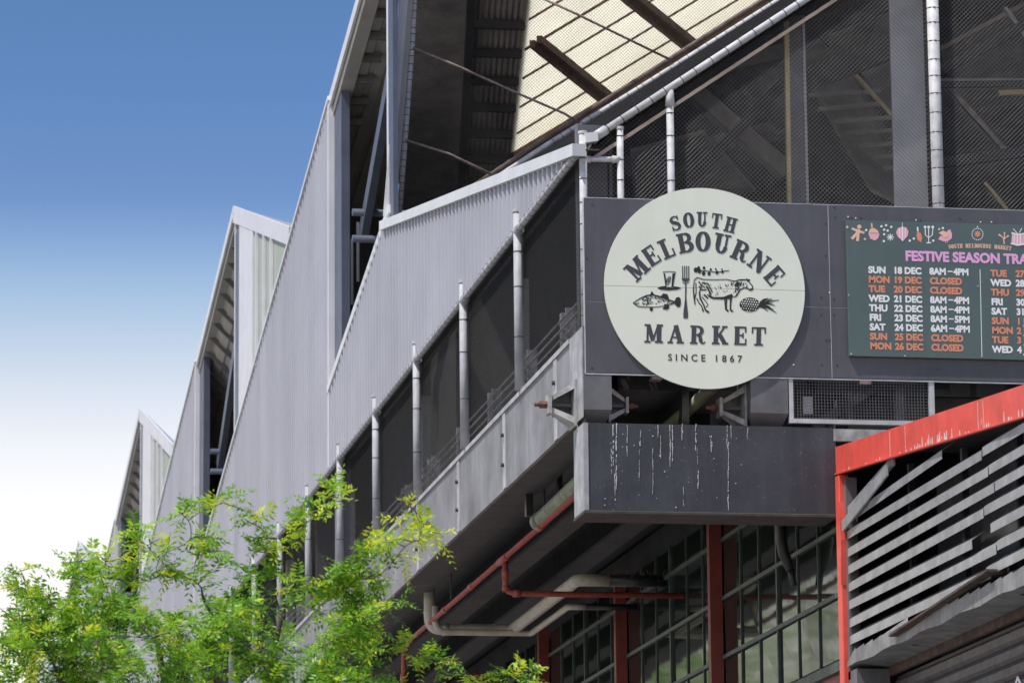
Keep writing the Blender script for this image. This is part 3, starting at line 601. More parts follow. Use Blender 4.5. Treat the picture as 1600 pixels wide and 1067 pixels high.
# slab-serif capitals: unit box, y up 0..1, lists of strokes (points, width) ; w = advance width
TH, TN, SF = .25, .10, .10
def bezier_arc(cx, cy, rx, ry, a0, a1, n=10): return [(cx+rx*math.cos(math.radians(a0+(a1-a0)*i/n)), cy+ry*math.sin(math.radians(a0+(a1-a0)*i/n))) for i in range(n+1)]
def varw(n, thick, thin, ph): return [thin+(thick-thin)*abs(math.cos(math.radians(ph[0]+(ph[1]-ph[0])*i/(n-1)))) for i in range(n)]
def serif(x, y, w): return ([(x-w/2, y), (x+w/2, y)], SF)
def glyph(ch):
    v = lambda x, w=TH, y0=.0, y1=1.: ([(x, y0), (x, y1)], w)
    if ch == 'M': return .98, [v(.17, .11), v(.80, TH), ([(.20, .97), (.47, .12)], .22), ([(.47, .12), (.74, .97)], .10), serif(.17, .05, .34), serif(.80, .05, .44), serif(.14, .95, .30), serif(.83, .95, .34)]
    if ch == 'E': return .80, [v(.25), ([(.1, .95), (.72, .95)], SF), ([(.1, .05), (.74, .05)], SF), ([(.3, .52), (.56, .52)], .09), ([(.71, .99), (.71, .68)], .08), ([(.73, .01), (.73, .34)], .08), ([(.57, .66), (.57, .38)], .08)]
    if ch == 'L': return .74, [v(.27), serif(.27, .95, .5), ([(.05, .05), (.70, .05)], SF), ([(.69, .01), (.69, .40)], .09)]
    if ch == 'B':
        a = bezier_arc(.42, .735, .26, .215, 90, -90); b = bezier_arc(.42, .275, .30, .235, 90, -90)
        return .80, [v(.25), ([(.05, .95), (.42, .95)], SF), ([(.05, .05), (.42, .05)], SF), ([(.3, .515), (.42, .515)], .07), (a, varw(11, .2, .07, (90, -90))), (b, varw(11, .23, .08, (90, -90)))]
    if ch == 'O':
        a = bezier_arc(.40, .5, .28, .455, 0, 360, 28); return .80, [(a, varw(29, .25, .09, (0, 360)))]
    if ch == 'U': return .86, [([(.24, 1), (.24, .36)], .24), (bezier_arc(.44, .36, .20, .30, 180, 360, 12), varw(13, .2, .10, (180, 360))), ([(.64, .36), (.64, 1)], .11), serif(.22, .95, .42), serif(.66, .95, .34)]
    if ch == 'R':
        a = bezier_arc(.42, .72, .27, .225, 90, -90)
        return .88, [v(.25), ([(.05, .95), (.42, .95)], SF), ([(.05, .05), (.46, .05)], SF), ([(.3, .50), (.44, .50)], .08), (a, varw(11, .21, .08, (90, -90))), ([(.46, .49), (.60, .40), (.63, .20), (.70, .07), (.80, .05), (.88, .14)], [.10, .19, .21, .14, .08, .06])]
    if ch == 'N': return .90, [v(.18, .11), v(.74, .11), ([(.17, .96), (.75, .05)], .23), serif(.18, .05, .32), serif(.13, .95, .30), serif(.74, .95, .32)]
    if ch == 'S':
        p = [(.63, .74), (.60, .88), (.42, .955), (.22, .90), (.13, .75), (.20, .60), (.40, .52), (.60, .42), (.67, .26), (.58, .10), (.38, .045), (.20, .11), (.13, .28)]
        return .78, [(p, [.06, .08, .10, .15, .21, .23, .23, .23, .21, .15, .10, .08, .06]), ([(.66, .98), (.66, .68)], .08), ([(.11, .02), (.11, .33)], .08)]
    if ch == 'T': return .80, [v(.40), ([(.04, .95), (.76, .95)], SF), serif(.40, .05, .48), ([(.05, .99), (.05, .66)], .08), ([(.75, .99), (.75, .66)], .08)]
    if ch == 'H': return .92, [v(.23), v(.69), ([(.3, .5), (.62, .5)], .09), serif(.23, .95, .42), serif(.23, .05, .42), serif(.69, .95, .42), serif(.69, .05, .42)]
    if ch == 'A': return .86, [([(.43, .98), (.15, .05)], .10), ([(.43, .98), (.70, .05)], .25), ([(.24, .33), (.60, .33)], .08), serif(.15, .05, .30), serif(.70, .05, .40)]
    if ch == 'K': return .90, [v(.24), serif(.24, .95, .42), serif(.24, .05, .42), ([(.33, .40), (.70, .93)], .10), ([(.43, .56), (.74, .05)], .23), serif(.72, .95, .30), serif(.76, .05, .34)]
def slab(b, ch, cx, cy, h, ang, wk=1.0, lean=0.):
    "glyph centred on a photo pixel, cap height h px, turned clockwise by ang degrees"
    w, st = glyph(ch); ca, sa = math.cos(math.radians(ang)), math.sin(math.radians(ang))
    def T(p):
        x = (p[0]-w/2)*h*wk; y = -(p[1]-.5)*h + x*lean
        return (cx+x*ca-y*sa, cy+x*sa+y*ca)
    for pts, ww in st:
        line_px(b, [T(p) for p in pts], [q*h for q in ww] if isinstance(ww, list) else ww*h*(wk if len(pts) == 2 and abs(pts[0][0]-pts[1][0]) < .02 else 1))
b = MB()
for ch, x, y in zip('MELBOURNE', (995, 1017, 1041, 1069.5, 1098.5, 1128, 1157, 1186, 1209.5), (420, 400, 388.5, 379.5, 377.5, 381, 392, 409, 430)):
    slab(b, ch, x, y, 31, math.degrees(math.atan2(x-1099.5, 525-y)), .92 if ch in 'ELO' else 1.0)
b.build('word_melbourne', M['ink'], sg)
b = MB()
for ch, x, y, a in zip('SOUTH', (1055, 1076, 1097, 1119.5, 1141.5), (349, 344, 343, 345.5, 351.5), (-16, -7, 1, 8, 15)): slab(b, ch, x, y, 23.5, a, .86)
b.build('word_south', M['ink'], sg)
b = MB()
for ch, x, y in zip('MARKET', (1021, 1055.5, 1089.5, 1124.5, 1156, 1185.5), (521, 522, 523, 523.5, 524.5, 525.5)): slab(b, ch, x, y, 29, 1.5, .98)
b.build('word_market', M['ink'], sg)
def text(name, s, x, y, h, m, parent, Y, ang=0., bold=0., align='LEFT', wk=1., spacing=1.):
    "flat lettering; (x, y) = photo pixel of its baseline start, h = cap height in px"
    c = bpy.data.curves.new(name, 'FONT'); c.body = s; c.align_x = align; c.offset = bold; c.extrude = .0015; c.space_character = spacing; c.resolution_u = 3
    sc = h/FPX*38.2/.70; c.size = 1
    o = bpy.data.objects.new(name, c); COL.objects.link(o)
    bpy.context.view_layer.update()
    me = bpy.data.meshes.new_from_object(o.evaluated_get(bpy.context.evaluated_depsgraph_get())); bpy.data.objects.remove(o)
    p = FP(x, y, Y); off = OFF[parent.name]
    a = math.radians(ang)
    me.transform(Matrix.Translation(Vector(p)-off) @ Matrix.Rotation(math.pi/2, 4, 'X') @ Matrix.Rotation(-a, 4, 'Z') @ Matrix.Diagonal((sc*wk, sc, sc, 1)))
    me.materials.clear(); me.materials.append(m)
    o = bpy.data.objects.new(name, me); o.data.name = name; COL.objects.link(o); o.parent = parent; OFF[o.name] = off; return o
text('words_since_1867', 'SINCE 1867', 1043.5, 563.2, 10.5, M['black'], sg, INK, 0, .012, spacing=1.62)
# --- drawings on the sign (ink shapes)
ZM = lambda pts: [(960+x/4.104, 320+y/4.104) for x, y in pts]     # enlarged tracing -> photo pixel
ell_ = lambda cx, cy, rx, ry, n=14: [(cx+rx*math.cos(t), cy+ry*math.sin(t)) for t in np.linspace(0, 2*math.pi, n+1)[:-1]]
b = MB()  # glass on a plate
for p in ([(316, 432), (330, 526)], [(390, 432), (374, 526)]): line_px(b, ZM(p), 1.0)
line_px(b, ZM([(312, 430), (350, 427), (393, 431)]), .8); line_px(b, ZM([(330, 528), (352, 532), (376, 527)]), 1.6)
for p in ([(350, 458), (344, 515)], [(360, 460), (354, 500)], [(322, 440), (334, 515)], [(380, 445), (370, 518)], [(330, 520), (340, 470)]): line_px(b, ZM(p), 1.3)
poly_px(b, ZM([(372, 440), (388, 440), (378, 520), (366, 524)]))
poly_px(b, ZM([(275, 533), (300, 523), (328, 520), (332, 534), (376, 534), (380, 522), (410, 526), (428, 534), (405, 544), (350, 549), (295, 544)]))
b.build('drawing_glass', M['black'], sg)
b = MB()  # fork
for x in (437, 450, 463, 476): line_px(b, ZM([(x, 392), (x+1, 478)]), 1.4)
poly_px(b, ZM([(432, 470), (482, 472), (480, 486), (466, 494), (446, 493), (434, 484)])); line_px(b, ZM([(457, 492), (458, 560)]), [1.6, 2.4]); line_px(b, ZM([(436, 496), (456, 508), (478, 496)]), .8)
line_px(b, ZM([(457, 510), (457, 600), (457, 640), (457, 700), (457, 728)]), [1.6, 2.2, 4.2, 7.4, 6.6])
b.build('drawing_fork', M['ink'], sg)
b = MB()  # sprig
line_px(b, ZM([(520, 418), (600, 425), (660, 432), (735, 420)]), 1.0)
for x, y, r in ((522, 418, 17), (545, 425, 16), (575, 405, 11), (572, 440, 15), (607, 442, 13), (618, 415, 9), (658, 434, 13), (650, 412, 7), (693, 430, 10), (690, 414, 6), (540, 405, 12)):
    poly_px(b, ZM([(x+r*math.cos(t)*.8, y+r*math.sin(t)) for t in np.linspace(0, 2*math.pi, 9)[:-1]]))
b.build('drawing_sprig', M['black'], sg)
b = MB()  # fish: outline, fins, shading hatches
up = [(120, 628), (165, 600), (205, 582), (245, 577), (300, 590), (345, 608), (390, 622)]; dn = [(120, 628), (150, 650), (200, 655), (260, 655), (320, 648), (380, 632)]
line_px(b, ZM(up), [1, 1.6, 2, 2.2, 2, 2, 1.4]); line_px(b, ZM(dn), [1.4, 1.4, 1, .9, .9, 1.4])
poly_px(b, ZM([(228, 578), (240, 552), (258, 578)])); poly_px(b, ZM([(296, 588), (312, 568), (340, 573), (352, 605), (330, 604)]))
poly_px(b, ZM([(385, 620), (395, 596), (412, 590), (424, 600), (427, 632), (420, 655), (402, 655), (390, 640)]))
poly_px(b, ZM([(225, 657), (245, 657), (248, 672), (238, 684), (228, 676)])); poly_px(b, ZM([(322, 650), (350, 642), (352, 662), (335, 674), (308, 666)]))
r_ = random.Random(3)
for i in range(95):
    t = r_.random(); x = 175+t*210; yu = np.interp(x, [p[0] for p in up], [p[1] for p in up]); yd = np.interp(x, [p[0] for p in dn], [p[1] for p in dn]); y = yu+(yd-yu)*(r_.random()**1.7)*.85+3
    l = r_.uniform(5, 13); line_px(b, ZM([(x, y), (x+l, y+r_.uniform(-1, 4))]), r_.uniform(.5, 1.3))
poly_px(b, ZM([(176, 603), (186, 600), (190, 612), (180, 614)])); line_px(b, ZM([(202, 590), (216, 615), (205, 645)]), 1.4); line_px(b, ZM([(130, 634), (158, 630)]), 1.2)
b.build('drawing_fish', M['black'], sg)
b = MB()  # cow
line_px(b, ZM([(512, 482), (530, 466), (570, 478), (640, 480), (720, 478), (770, 490), (800, 482), (828, 480)]), [1.4, 1.6, 1.2, 1, 1, 1.4, 2, 2.2])
line_px(b, ZM([(512, 482), (506, 540), (512, 600), (517, 640)]), [1, 1.6, 2.2, 1.4]); line_px(b, ZM([(522, 500), (524, 560), (514, 612)]), 1.4)     # tail
line_px(b, ZM([(826, 482), (850, 478), (862, 492), (886, 522), (887, 540), (872, 548), (852, 534), (832, 530), (806, 545), (780, 585), (768, 590)]), [2, 1.6, 1.2, 1.6, 2.4, 2.4, 1.6, 1.6, 2.2, 2, 2])
poly_px(b, ZM([(872, 536), (887, 534), (886, 546), (874, 548)])); poly_px(b, ZM([(788, 492), (806, 500), (798, 522), (778, 528), (770, 512)])); poly_px(b, ZM([(838, 500), (848, 503), (842, 510)]))
for q0, q1, w_ in (((815, 495), (806, 520), 2.2), ((830, 500), (824, 520), 1.4), ((852, 515), (846, 530), 1.4), ((800, 525), (790, 545), 2), ((782, 535), (772, 560), 1.6)): line_px(b, ZM([q0, q1]), w_)
poly_px(b, ZM([(846, 470), (858, 478), (870, 476), (866, 490), (850, 492)]))
poly_px(b, ZM([(590, 572), (640, 592), (700, 590), (752, 570), (765, 590), (740, 604), (690, 606), (630, 604), (606, 590)]))
for pts, w in (([(545, 560), (550, 600), (572, 640), (585, 676), (606, 690)], [2, 2.6, 2.2, 2.6, 3.2]), ([(560, 590), (580, 610), (600, 640), (588, 655)], 1.2), ([(528, 600), (540, 625), (560, 650), (570, 684)], [1.8, 1.6, 1.6, 2.6]),
               ([(718, 596), (716, 640), (718, 672), (730, 682)], [3, 2.4, 2.2, 3.4]), ([(748, 590), (744, 640), (744, 672), (758, 684)], [3.6, 2.2, 2.4, 3.6]), ([(705, 600), (710, 650), (712, 672)], 1), ([(540, 490), (560, 520), (545, 560)], 1.8),
               ([(560, 500), (600, 505), (628, 560)], 2), ([(590, 520), (620, 575)], 2.6), ([(575, 575), (600, 600)], 2.4), ([(555, 545), (590, 545)], 1.8)): line_px(b, ZM(pts), w)
for i in range(70):
    x = r_.choice([r_.uniform(640, 760), r_.uniform(540, 620), r_.uniform(745, 800)]); y = r_.uniform(490, 585); l = r_.uniform(4, 12); line_px(b, ZM([(x, y), (x+l*.5, y+l)]), r_.uniform(.4, 1.1))
b.build('drawing_cow', M['black'], sg)
b = MB()  # pineapple lying down
poly_px(b, ZM(ell_(868, 640, 66, 46, 20)))
bd_ = MB()
for i in range(9):
    for j in range(6):
        x = 815+i*15+(j % 2)*7; y = 602+j*15+i*1.4
        if ((x-868)/62)**2+((y-640)/43)**2 < 1.0:
            q_ = 5.6 if j < 3 else 4.2; poly_px(bd_, ZM([(x-q_, y), (x, y-q_), (x+q_, y), (x, y+q_)]), y=INK-.001)
for a, c in (((925, 640), (1055, 610)), ((930, 640), (1015, 628)), ((930, 645), (1040, 692)), ((928, 636), (1010, 602)), ((925, 645), (1000, 655)), ((935, 650), (1020, 670)), ((930, 632), (985, 598)), ((925, 650), (985, 682)), ((940, 640), (1030, 645))):
    m_ = ((a[0]+c[0])/2, (a[1]+c[1])/2-8); line_px(b, ZM([a, m_, c]), [3.4, 2.2, .5])
b.build('drawing_pineapple', M['black'], sg); bd_.build('pineapple_scales', M['sign'], sg)['kind'] = 'stuff'
# ------------------------------------------------------------------ timetable board
TY = -.045
tb = thing('timetable_board', 'dark green festive season timetable board with pink and white print', 'notice board', (2.5, TY, 8.65))
q = [FP(1322, 344, TY), FP(1325, 556, TY)]
x0, z1, z0 = q[0].x, q[0].z, q[1].z; x1 = FP(1782, 360, TY).x
bevel(MB().box((x0, TY, z0), (x1, -.004, z1)).build('panel', M['green'], tb), .002)
TI = TY-.002
rows = [('SUN', '18 DEC', '8AM–4PM', 0), ('MON', '19 DEC', 'CLOSED', 1), ('TUE', '20 DEC', 'CLOSED', 1), ('WED', '21 DEC', '8AM–4PM', 0), ('THU', '22 DEC', '8AM–4PM', 0), ('FRI', '23 DEC', '8AM–5PM', 0), ('SAT', '24 DEC', '6AM–4PM', 0), ('SUN', '25 DEC', 'CLOSED', 1), ('MON', '26 DEC', 'CLOSED', 1)]
rows2 = [('TUE', '27 DEC', 1), ('WED', '28 DEC', 0), ('THU', '29 DEC', 1), ('FRI', '30 DEC', 0), ('SAT', '31 DEC', 0), ('SUN', '1 JAN', 1), ('MON', '2 JAN', 1), ('TUE', '3 JAN', 1), ('WED', '4 JAN', 0)]
for i, (d, n, h, o_) in enumerate(rows):
    m = M['porange'] if o_ else M['pwhite']; yb = 426.2+i*14.85; xx = 1357+i*.35
    text('day', d, xx, yb, 10, m, tb, TI, .1, .05, wk=1.0); text('date', n, xx+39, yb+.9, 10, m, tb, TI, .1, .05, wk=.97); hh = h.split('–'); text('hours', hh[0], xx+95.5, yb+2.3, 10, m, tb, TI, .1, .05, wk=.95 if len(hh) > 1 else .97)
    if len(hh) > 1:
        text('hours', hh[1], xx+133, yb+3.2, 10, m, tb, TI, .1, .05, wk=.95)
        _i = INK; INK = TI; b = MB(); line_px(b, [(xx+124, yb-2.2), (xx+131.5, yb-2.0)], 1.9); b.build('dash', m, tb); INK = _i
for i, (d, n, o_) in enumerate(rows2):
    m = M['porange'] if o_ else M['pwhite']; yb = 431.5+i*14.85; xx = 1548+i*.35
    text('day', d, xx, yb, 10, m, tb, TI, .1, .05, wk=1.0); text('date', n, xx+39, yb+.9, 10, m, tb, TI, .1, .05, wk=.97)
text('heading', 'FESTIVE SEASON TRADING', 1414.5, 406.8, 15, M['ppink'], tb, TI, .1, .045, wk=.97)
b = MB()
for i, ch in enumerate('SOUTH MELBOURNE MARKET'):
    if ch == ' ': continue
    a = (i-10.5)*.0; x = 1482+i*4.55; y = 383+ ((x-1530)/48)**2*3.2
    slab(b, ch, x, y, 6.2, (x-1530)/48*8, .86) if False else None
INK2 = INK; INK = TI
for i, ch in enumerate('SOUTH MELBOURNE MARKET'):
    if ch != ' ':
        x = 1484+i*4.5; slab(b, ch, x, 384.2+((x-1527)/48)**2*2.6+(x-1527)*.02, 6.6, (x-1527)/48*7+1, .72)
b.build('arched_words', M['ppeach'], tb)
ZI = lambda pts: [(1300+x/5.333, 330+y/5.333) for x, y in pts]
def ell(cx, cy, rx, ry, n=14): return [(cx+rx*math.cos(t), cy+ry*math.sin(t)) for t in np.linspace(0, 2*math.pi, n+1)[:-1]]
def icon(nm, m, shapes, y=None):
    b = MB()
    for s in shapes:
        if isinstance(s, tuple): line_px(b, ZI(s[0]), s[1]/5.333, y=y)
        else: poly_px(b, ZI(s), y=y)
    b.build(nm, m, tb)
T3 = TI-.002
icon('icon_gingerbread_figure', M['ppeach'], [ell(228, 130, 18, 17), ([(165, 145), (215, 165), (270, 182)], 18), ([(218, 150), (215, 185)], 34), ([(212, 180), (165, 232)], 24), ([(220, 180), (212, 250)], 24)])
icon('icon_bauble', M['rose'], [[(303, 185), (330, 150), (375, 160), (396, 190), (385, 225), (358, 246), (318, 228)]]); icon('icon_bauble_top', M['ppeach'], [[(303, 180), (318, 148), (348, 140), (380, 160), (390, 180)], ([(330, 100), (334, 140)], 12)], T3)
icon('icon_snow_dots', M['pwhite'], [ell(x, y, 10, 10, 8) for x, y in ((412, 127), (451, 118), (494, 132), (435, 155), (464, 163), (435, 193), (432, 250), (648, 246), (682, 229), (844, 246), (924, 142), (285, 158))])
icon('icon_peach_dots', M['ppeach'], [ell(x, y, 10, 10, 8) for x, y in ((275, 233), (893, 150), (127, 132))])
icon('icon_snow_star', M['pwhite'], [([(486+30*math.cos(a), 217+30*math.sin(a)), (486-30*math.cos(a), 217-30*math.sin(a))], 7) for a in (0, .785, 1.57, 2.356)])
icon('icon_heart_bauble', M['rose'], [[(588, 130), (620, 138), (638, 170), (630, 208), (590, 252), (548, 212), (534, 176), (550, 142)]]); icon('icon_heart_stripes', M['pwhite'], [([(588, 128), (588, 248)], 9), ([(562, 140), (566, 225)], 5), ([(614, 140), (610, 225)], 5), ([(586, 96), (586, 126)], 4)], T3)
icon('icon_drop_bauble', M['porange'], [[(712, 160), (740, 185), (752, 220), (742, 262), (715, 240), (704, 205)]]); icon('icon_drop_hook', M['pwhite'], [([(713, 132), (716, 168)], 12)], T3)
icon('icon_candelabrum', M['pwhite'], [ell(776, 133, 12, 12, 8), ell(806, 133, 12, 12, 8), ell(840, 133, 12, 12, 8), ([(777, 145), (779, 200), (806, 222), (836, 200), (841, 145)], 7), ([(806, 145), (806, 262)], 7), ([(788, 264), (826, 264)], 9)])
icon('icon_bird', M['rose'], [[(885, 235), (905, 205), (945, 215), (965, 160), (985, 152), (1000, 190), (998, 225), (975, 246), (930, 252)], ([(945, 248), (947, 265)], 6), ([(960, 248), (962, 265)], 6)]); icon('icon_bird_wing', M['ppeach'], [[(888, 180), (925, 162), (965, 180), (968, 215), (940, 220)]], T3)
icon('icon_wreath', M['pwhite'], [ell(1213+46*math.cos(a), 192+48*math.sin(a), 5, 5, 6) for a in np.linspace(0, 2*math.pi, 19)[:-1]]+[ell(1212, 130, 4, 7, 6)]); icon('icon_wreath_star', M['porange'], [([(1213+26*math.cos(a), 190+26*math.sin(a)), (1213-26*math.cos(a), 190-26*math.sin(a))], 11) for a in (0, .785, 1.57, 2.356)])
icon('icon_twig', M['ppeach'], [([(1436, 275), (1430, 225), (1400, 200)], 10), ([(1430, 235), (1462, 210)], 9), ([(1436, 225), (1438, 190)], 8), ell(1395, 198, 9, 9, 8), ell(1438, 182, 8, 8, 8), ell(1466, 208, 9, 9, 8)])
icon('icon_drum', M['rose'], [[(1500, 185), (1610, 190), (1604, 275), (1560, 290), (1495, 270)]]); icon('icon_drum_trim', M['pwhite'], [([(1496, 180), (1550, 196), (1612, 186)], 12), ([(1490, 268), (1545, 284), (1606, 274)], 12), ([(1520, 195), (1518, 272)], 7), ([(1545, 198), (1544, 278)], 7), ([(1570, 198), (1570, 278)], 7), ([(1510, 148), (1545, 185)], 6), ([(1582, 142), (1562, 180)], 6)], T3)
icon('column_rule', M['pwhite'], [([(1234, 485), (1250, 1208)], 5)])
INK = INK2
scr = MB()
for x, y in ((1324, 356), (1326, 461), (1330, 553), (1528, 447), (1534, 557), (1414, 556)):
    c = FP(x, y, TI); scr.tube([(c.x, TY-.006, c.z), (c.x, TY, c.z)], .008, 6)
scr.build('screws', M['edge'], tb)
# ------------------------------------------------------------------ front net screen (over the boards)
ff = thing('front_net_screen', 'chain-link screen on white pipes above the charcoal boards', 'mesh screen', (0, .09, 8.9))
FY = .09
def rings(b, p, q, r, step=.21, start=.1):
    p, q = Vector(p), Vector(q); L = (q-p).length; d = (q-p)/L; s = start
    while s < L-.03:
        w = d*.004; k = s+random.uniform(-.02, .02); b.tube([p+d*k-w, p+d*k+w], r+.004, 8); s += step
def vpipe(px, ptop, r, name='white_post', y=FY, zb=8.93, pbot=None, capped=True):
    t = FP(px, ptop, y); bt = Vector((t.x if pbot is None else FP(pbot[0], pbot[1], y).x, y, zb))
    o = MB().tube([bt, t], r, 14).build(name, M['gwhite'], ff, smooth=True)
    b = MB(); rings(b, bt, t, r); b.build('tie_wires', M['tie'], o)['kind'] = 'stuff'
    if capped: MB().tube([t-Vector((0, 0, .01)), t+Vector((0, 0, .015))], r+.006, 14).build('post_cap', M['gwhite'], o, smooth=False)
    return t
vpipe(910.5, 208, .036); vpipe(968.5, 201, .031); vpipe(1046.5, 150, .034, capped=False)
t = FP(1046.5, 152, FY); MB().tube([t-Vector((0, 0, .09)), t-Vector((0, 0, .0)), t+Vector((0.01, 0, .07))], [.045, .04, .028], 14).build('post_sleeve', M['gwhite'], ff, smooth=True)
b0 = FP(1466.5, 325, FY); t0 = FP(1460, -60, FY)
MB().tube([(b0.x, FY, 8.93), (b0.x, FY, t0.z)], .056, 16).build('white_post', M['gwhite'], ff, smooth=True)
b = MB(); rings(b, (b0.x, FY, 9.9), (b0.x, FY, 12.4), .056, .17); b.build('tie_wires', M['tie'], ff)['kind'] = 'stuff'
a, c = FP(933, 212, FY), FP(1420, -106, FY)
MB().tube([a, c], .034, 14).build('sloping_top_rail', M['gwhite'], ff, smooth=True)
b = MB(); rings(b, a, c, .034, .17); b.build('tie_wires', M['tie'], ff)['kind'] = 'stuff'
MB().tube([a-(c-a).normalized()*.03, a+(c-a).normalized()*.10], .045, 12).build('rail_sleeve', M['gwhite'], ff, smooth=True)
a, c = FP(912, 249, FY), FP(968, 249.5, FY)
MB().tube([a, c], .026, 12).build('cross_rail', M['gwhite'], ff, smooth=True)
for s, e in ((a, a+Vector((.06, 0, 0))), (c-Vector((.07, 0, 0)), c)): MB().tube([s, e], .034, 12).build('rail_sleeve', M['gwhite'], ff, smooth=True)
# chain link
NY = FY+.045
X = lambda x, y: (FP(x, y, NY).x, FP(x, y, NY).z)
netting('chain_link', (0, NY, 0), (1, 0, 0), (0, 0, 1), [(0.03, 10.0), (0.03, 10.62), X(975, 190), X(1250, 6), X(1760, -328), (X(1760, -328)[0], 10.0)], .042, .0024, M['wireg'], ff)
# box gutter end
MB().prism([FP(914, 208, .02), FP(934, 206, .02), FP(935, 220, .02), FP(915, 223, .02)], (0, .25, 0)).build('gutter_end', M['trim'], hall)
MB().prism([FP(922, 224, .12), FP(927, 222, .12), FP(917, 240, .12), FP(915, 236, .12)], (0, .05, 0)).build('gutter_bracket', M['trim'], hall)
MB().box((FP(937, 222, .3).x, .3, FP(950, 225, .3).z), (FP(963, 222, .3).x, .42, FP(950, 211, .3).z)).build('dark_hood', M['dark'], hall)
MB().box((.06, .45, 8.93), (.33, .6, 10.9)).build('corner_column', M['mid'], hall)
MB().box((.36, .5, 8.93), (.39, .54, 10.9)).build('thin_angle', M['mid'], hall)
# columns seen through the mesh
for (xa, xb, yt, m, nm, yd) in ((1236, 1263, 25, 'mid', 'inner_column', .5), (1397.5, 1450, -60, 'colgrey', 'inner_column', .45)):
    p, q = FP(xa, 300, yd), FP(xb, 300, yd); tz = FP(xa, yt, yd).z
    if m == 'colgrey':
        MB().box((p.x, yd, 8.9), (q.x, yd+.02, tz)).build('column_flange', M['colgrey'], hall); MB().box((p.x+.14, yd+.02, 8.9), (p.x+.155, yd+.25, tz)).build('column_web', M['mid'], hall)
        for k_ in range(3): MB().tube([(q.x+.025+k_*.02, yd-.1, 8.9), (q.x+.03+k_*.02, yd-.1, tz)], .006, 6).build('cable', M['mid' if k_ == 1 else 'blackpipe'], hall)
    else:
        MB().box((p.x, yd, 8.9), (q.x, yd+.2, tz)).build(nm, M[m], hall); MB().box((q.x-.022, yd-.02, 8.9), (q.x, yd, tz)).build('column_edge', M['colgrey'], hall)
p, q = FP(1225.5, 34, .42), FP(1234, 320, .42); MB().prism([(p.x, .42, 8.9), (q.x+.005, .42, 8.9), (p.x+.045, .42, p.z), (p.x, .42, p.z)], (0, .05, 0)).build('lit_edge_strip', M['yellow'], hall)  # strip coloured to paint the light on the column's left edge
# inner roofs and trusses seen through the mesh
fr = thing('inner_roof_frame', 'dark steel trusses and brown roof sheets inside the hall behind the front mesh', 'roof frame', (2, 6, 8.9))
def sheet(pts, m, nm='roof_panel', th=.05): MB().prism([FP(x, y, Y) for x, y, Y in pts], (0, 0, th)).build(nm, M[m], fr)
sheet([(1262, 130, 9), (1330, 122, 9), (1420, 260, 6), (1420, 330, 6), (1360, 300, 6)], 'darkroof')
for (xa, ya, xb, yb) in ((1264, 149, 1355, 144), (1279, 171, 1362, 163), (1300, 191, 1386, 184), (1319, 210, 1400, 203), (1340, 229, 1402, 224), (1360, 247, 1402, 243), (1379, 264, 1402, 262)):
    MB().bar(FP(xa, ya, 5.6), FP(xb+20, yb-1, 5.6), .05, .04).build('pale_batten', M['purl'], fr)
sheet([(1240, 20, 5), (1395, -40, 5), (1400, 60, 8), (1345, 105, 8), (1262, 120, 8)], 'roofbrown')
sheet([(1340, 105, 5), (1400, 75, 5), (1400, 190, 8), (1370, 160, 8)], 'roofbrown')
sheet([(1470, 80, 4), (1600, 10, 4), (1660, 60, 4), (1600, 120, 8), (1490, 160, 8)], 'roofbrown')
sheet([(1470, 130, 4), (1600, 130, 4), (1640, 240, 8), (1475, 260, 8)], 'darkroof')
sheet([(1475, 265, 4), (1640, 235, 4), (1640, 330, 8), (1475, 330, 8)], 'darkroof')
sheet([(1095, 100, 6), (1225, 60, 6), (1225, 130, 9), (1120, 150, 9)], 'roofbrown')
sheet([(985, 240, 6), (1100, 210, 6), (1180, 300, 9), (990, 310, 9)], 'darkroof')
for (xa, ya, xb, yb, Y, w, m) in ((1328, 108, 1402, 190, 3.5, .035, 'yellow'), (1254, 30, 1300, 70, 4, .08, 'dark'), (1262, 125, 1395, 74, 3, .22, 'dark'), (1240, 60, 1400, 0, 4, .16, 'dark'), (1474, 128, 1570, 235, 3.2, .05, 'rod'), (1472, 134, 1565, 226, 3.3, .02, 'colgrey'),
        (1470, 110, 1600, 40, 3, .10, 'dark'), (1470, 133, 1600, 131, 3, .06, 'dark'), (1570, 12, 1605, 62, 3, .04, 'colgrey'), (1560, 146, 1640, 143, 3.1, .05, 'yellow'), (1538, 285, 1575, 330, 3, .035, 'yellow'), (1520, 180, 1640, 130, 3.4, .06, 'dark'), (1472, 255, 1640, 232, 3, .1, 'dark'), (1056, 120, 1230, 270, 7, .18, 'darkroof'), (1100, 110, 1230, 80, 6, .15, 'darkroof'), (1180, 60, 1228, 45, 3, .03, 'purl'), (980, 260, 1230, 200, 9, .2, 'mid'), (1060, 300, 1225, 130, 5, .12, 'dark')):
    MB().bar(FP(xa, ya, Y), FP(xb, yb, Y), w, w).build('truss_member', M[m], fr)
arch = [FP(x, y, 7.5) for x, y in ((1100, 108), (1140, 112), (1180, 130), (1210, 158), (1232, 200))]
MB().tube(arch, .16, 10).build('curved_duct', M['mid'], fr, smooth=True)
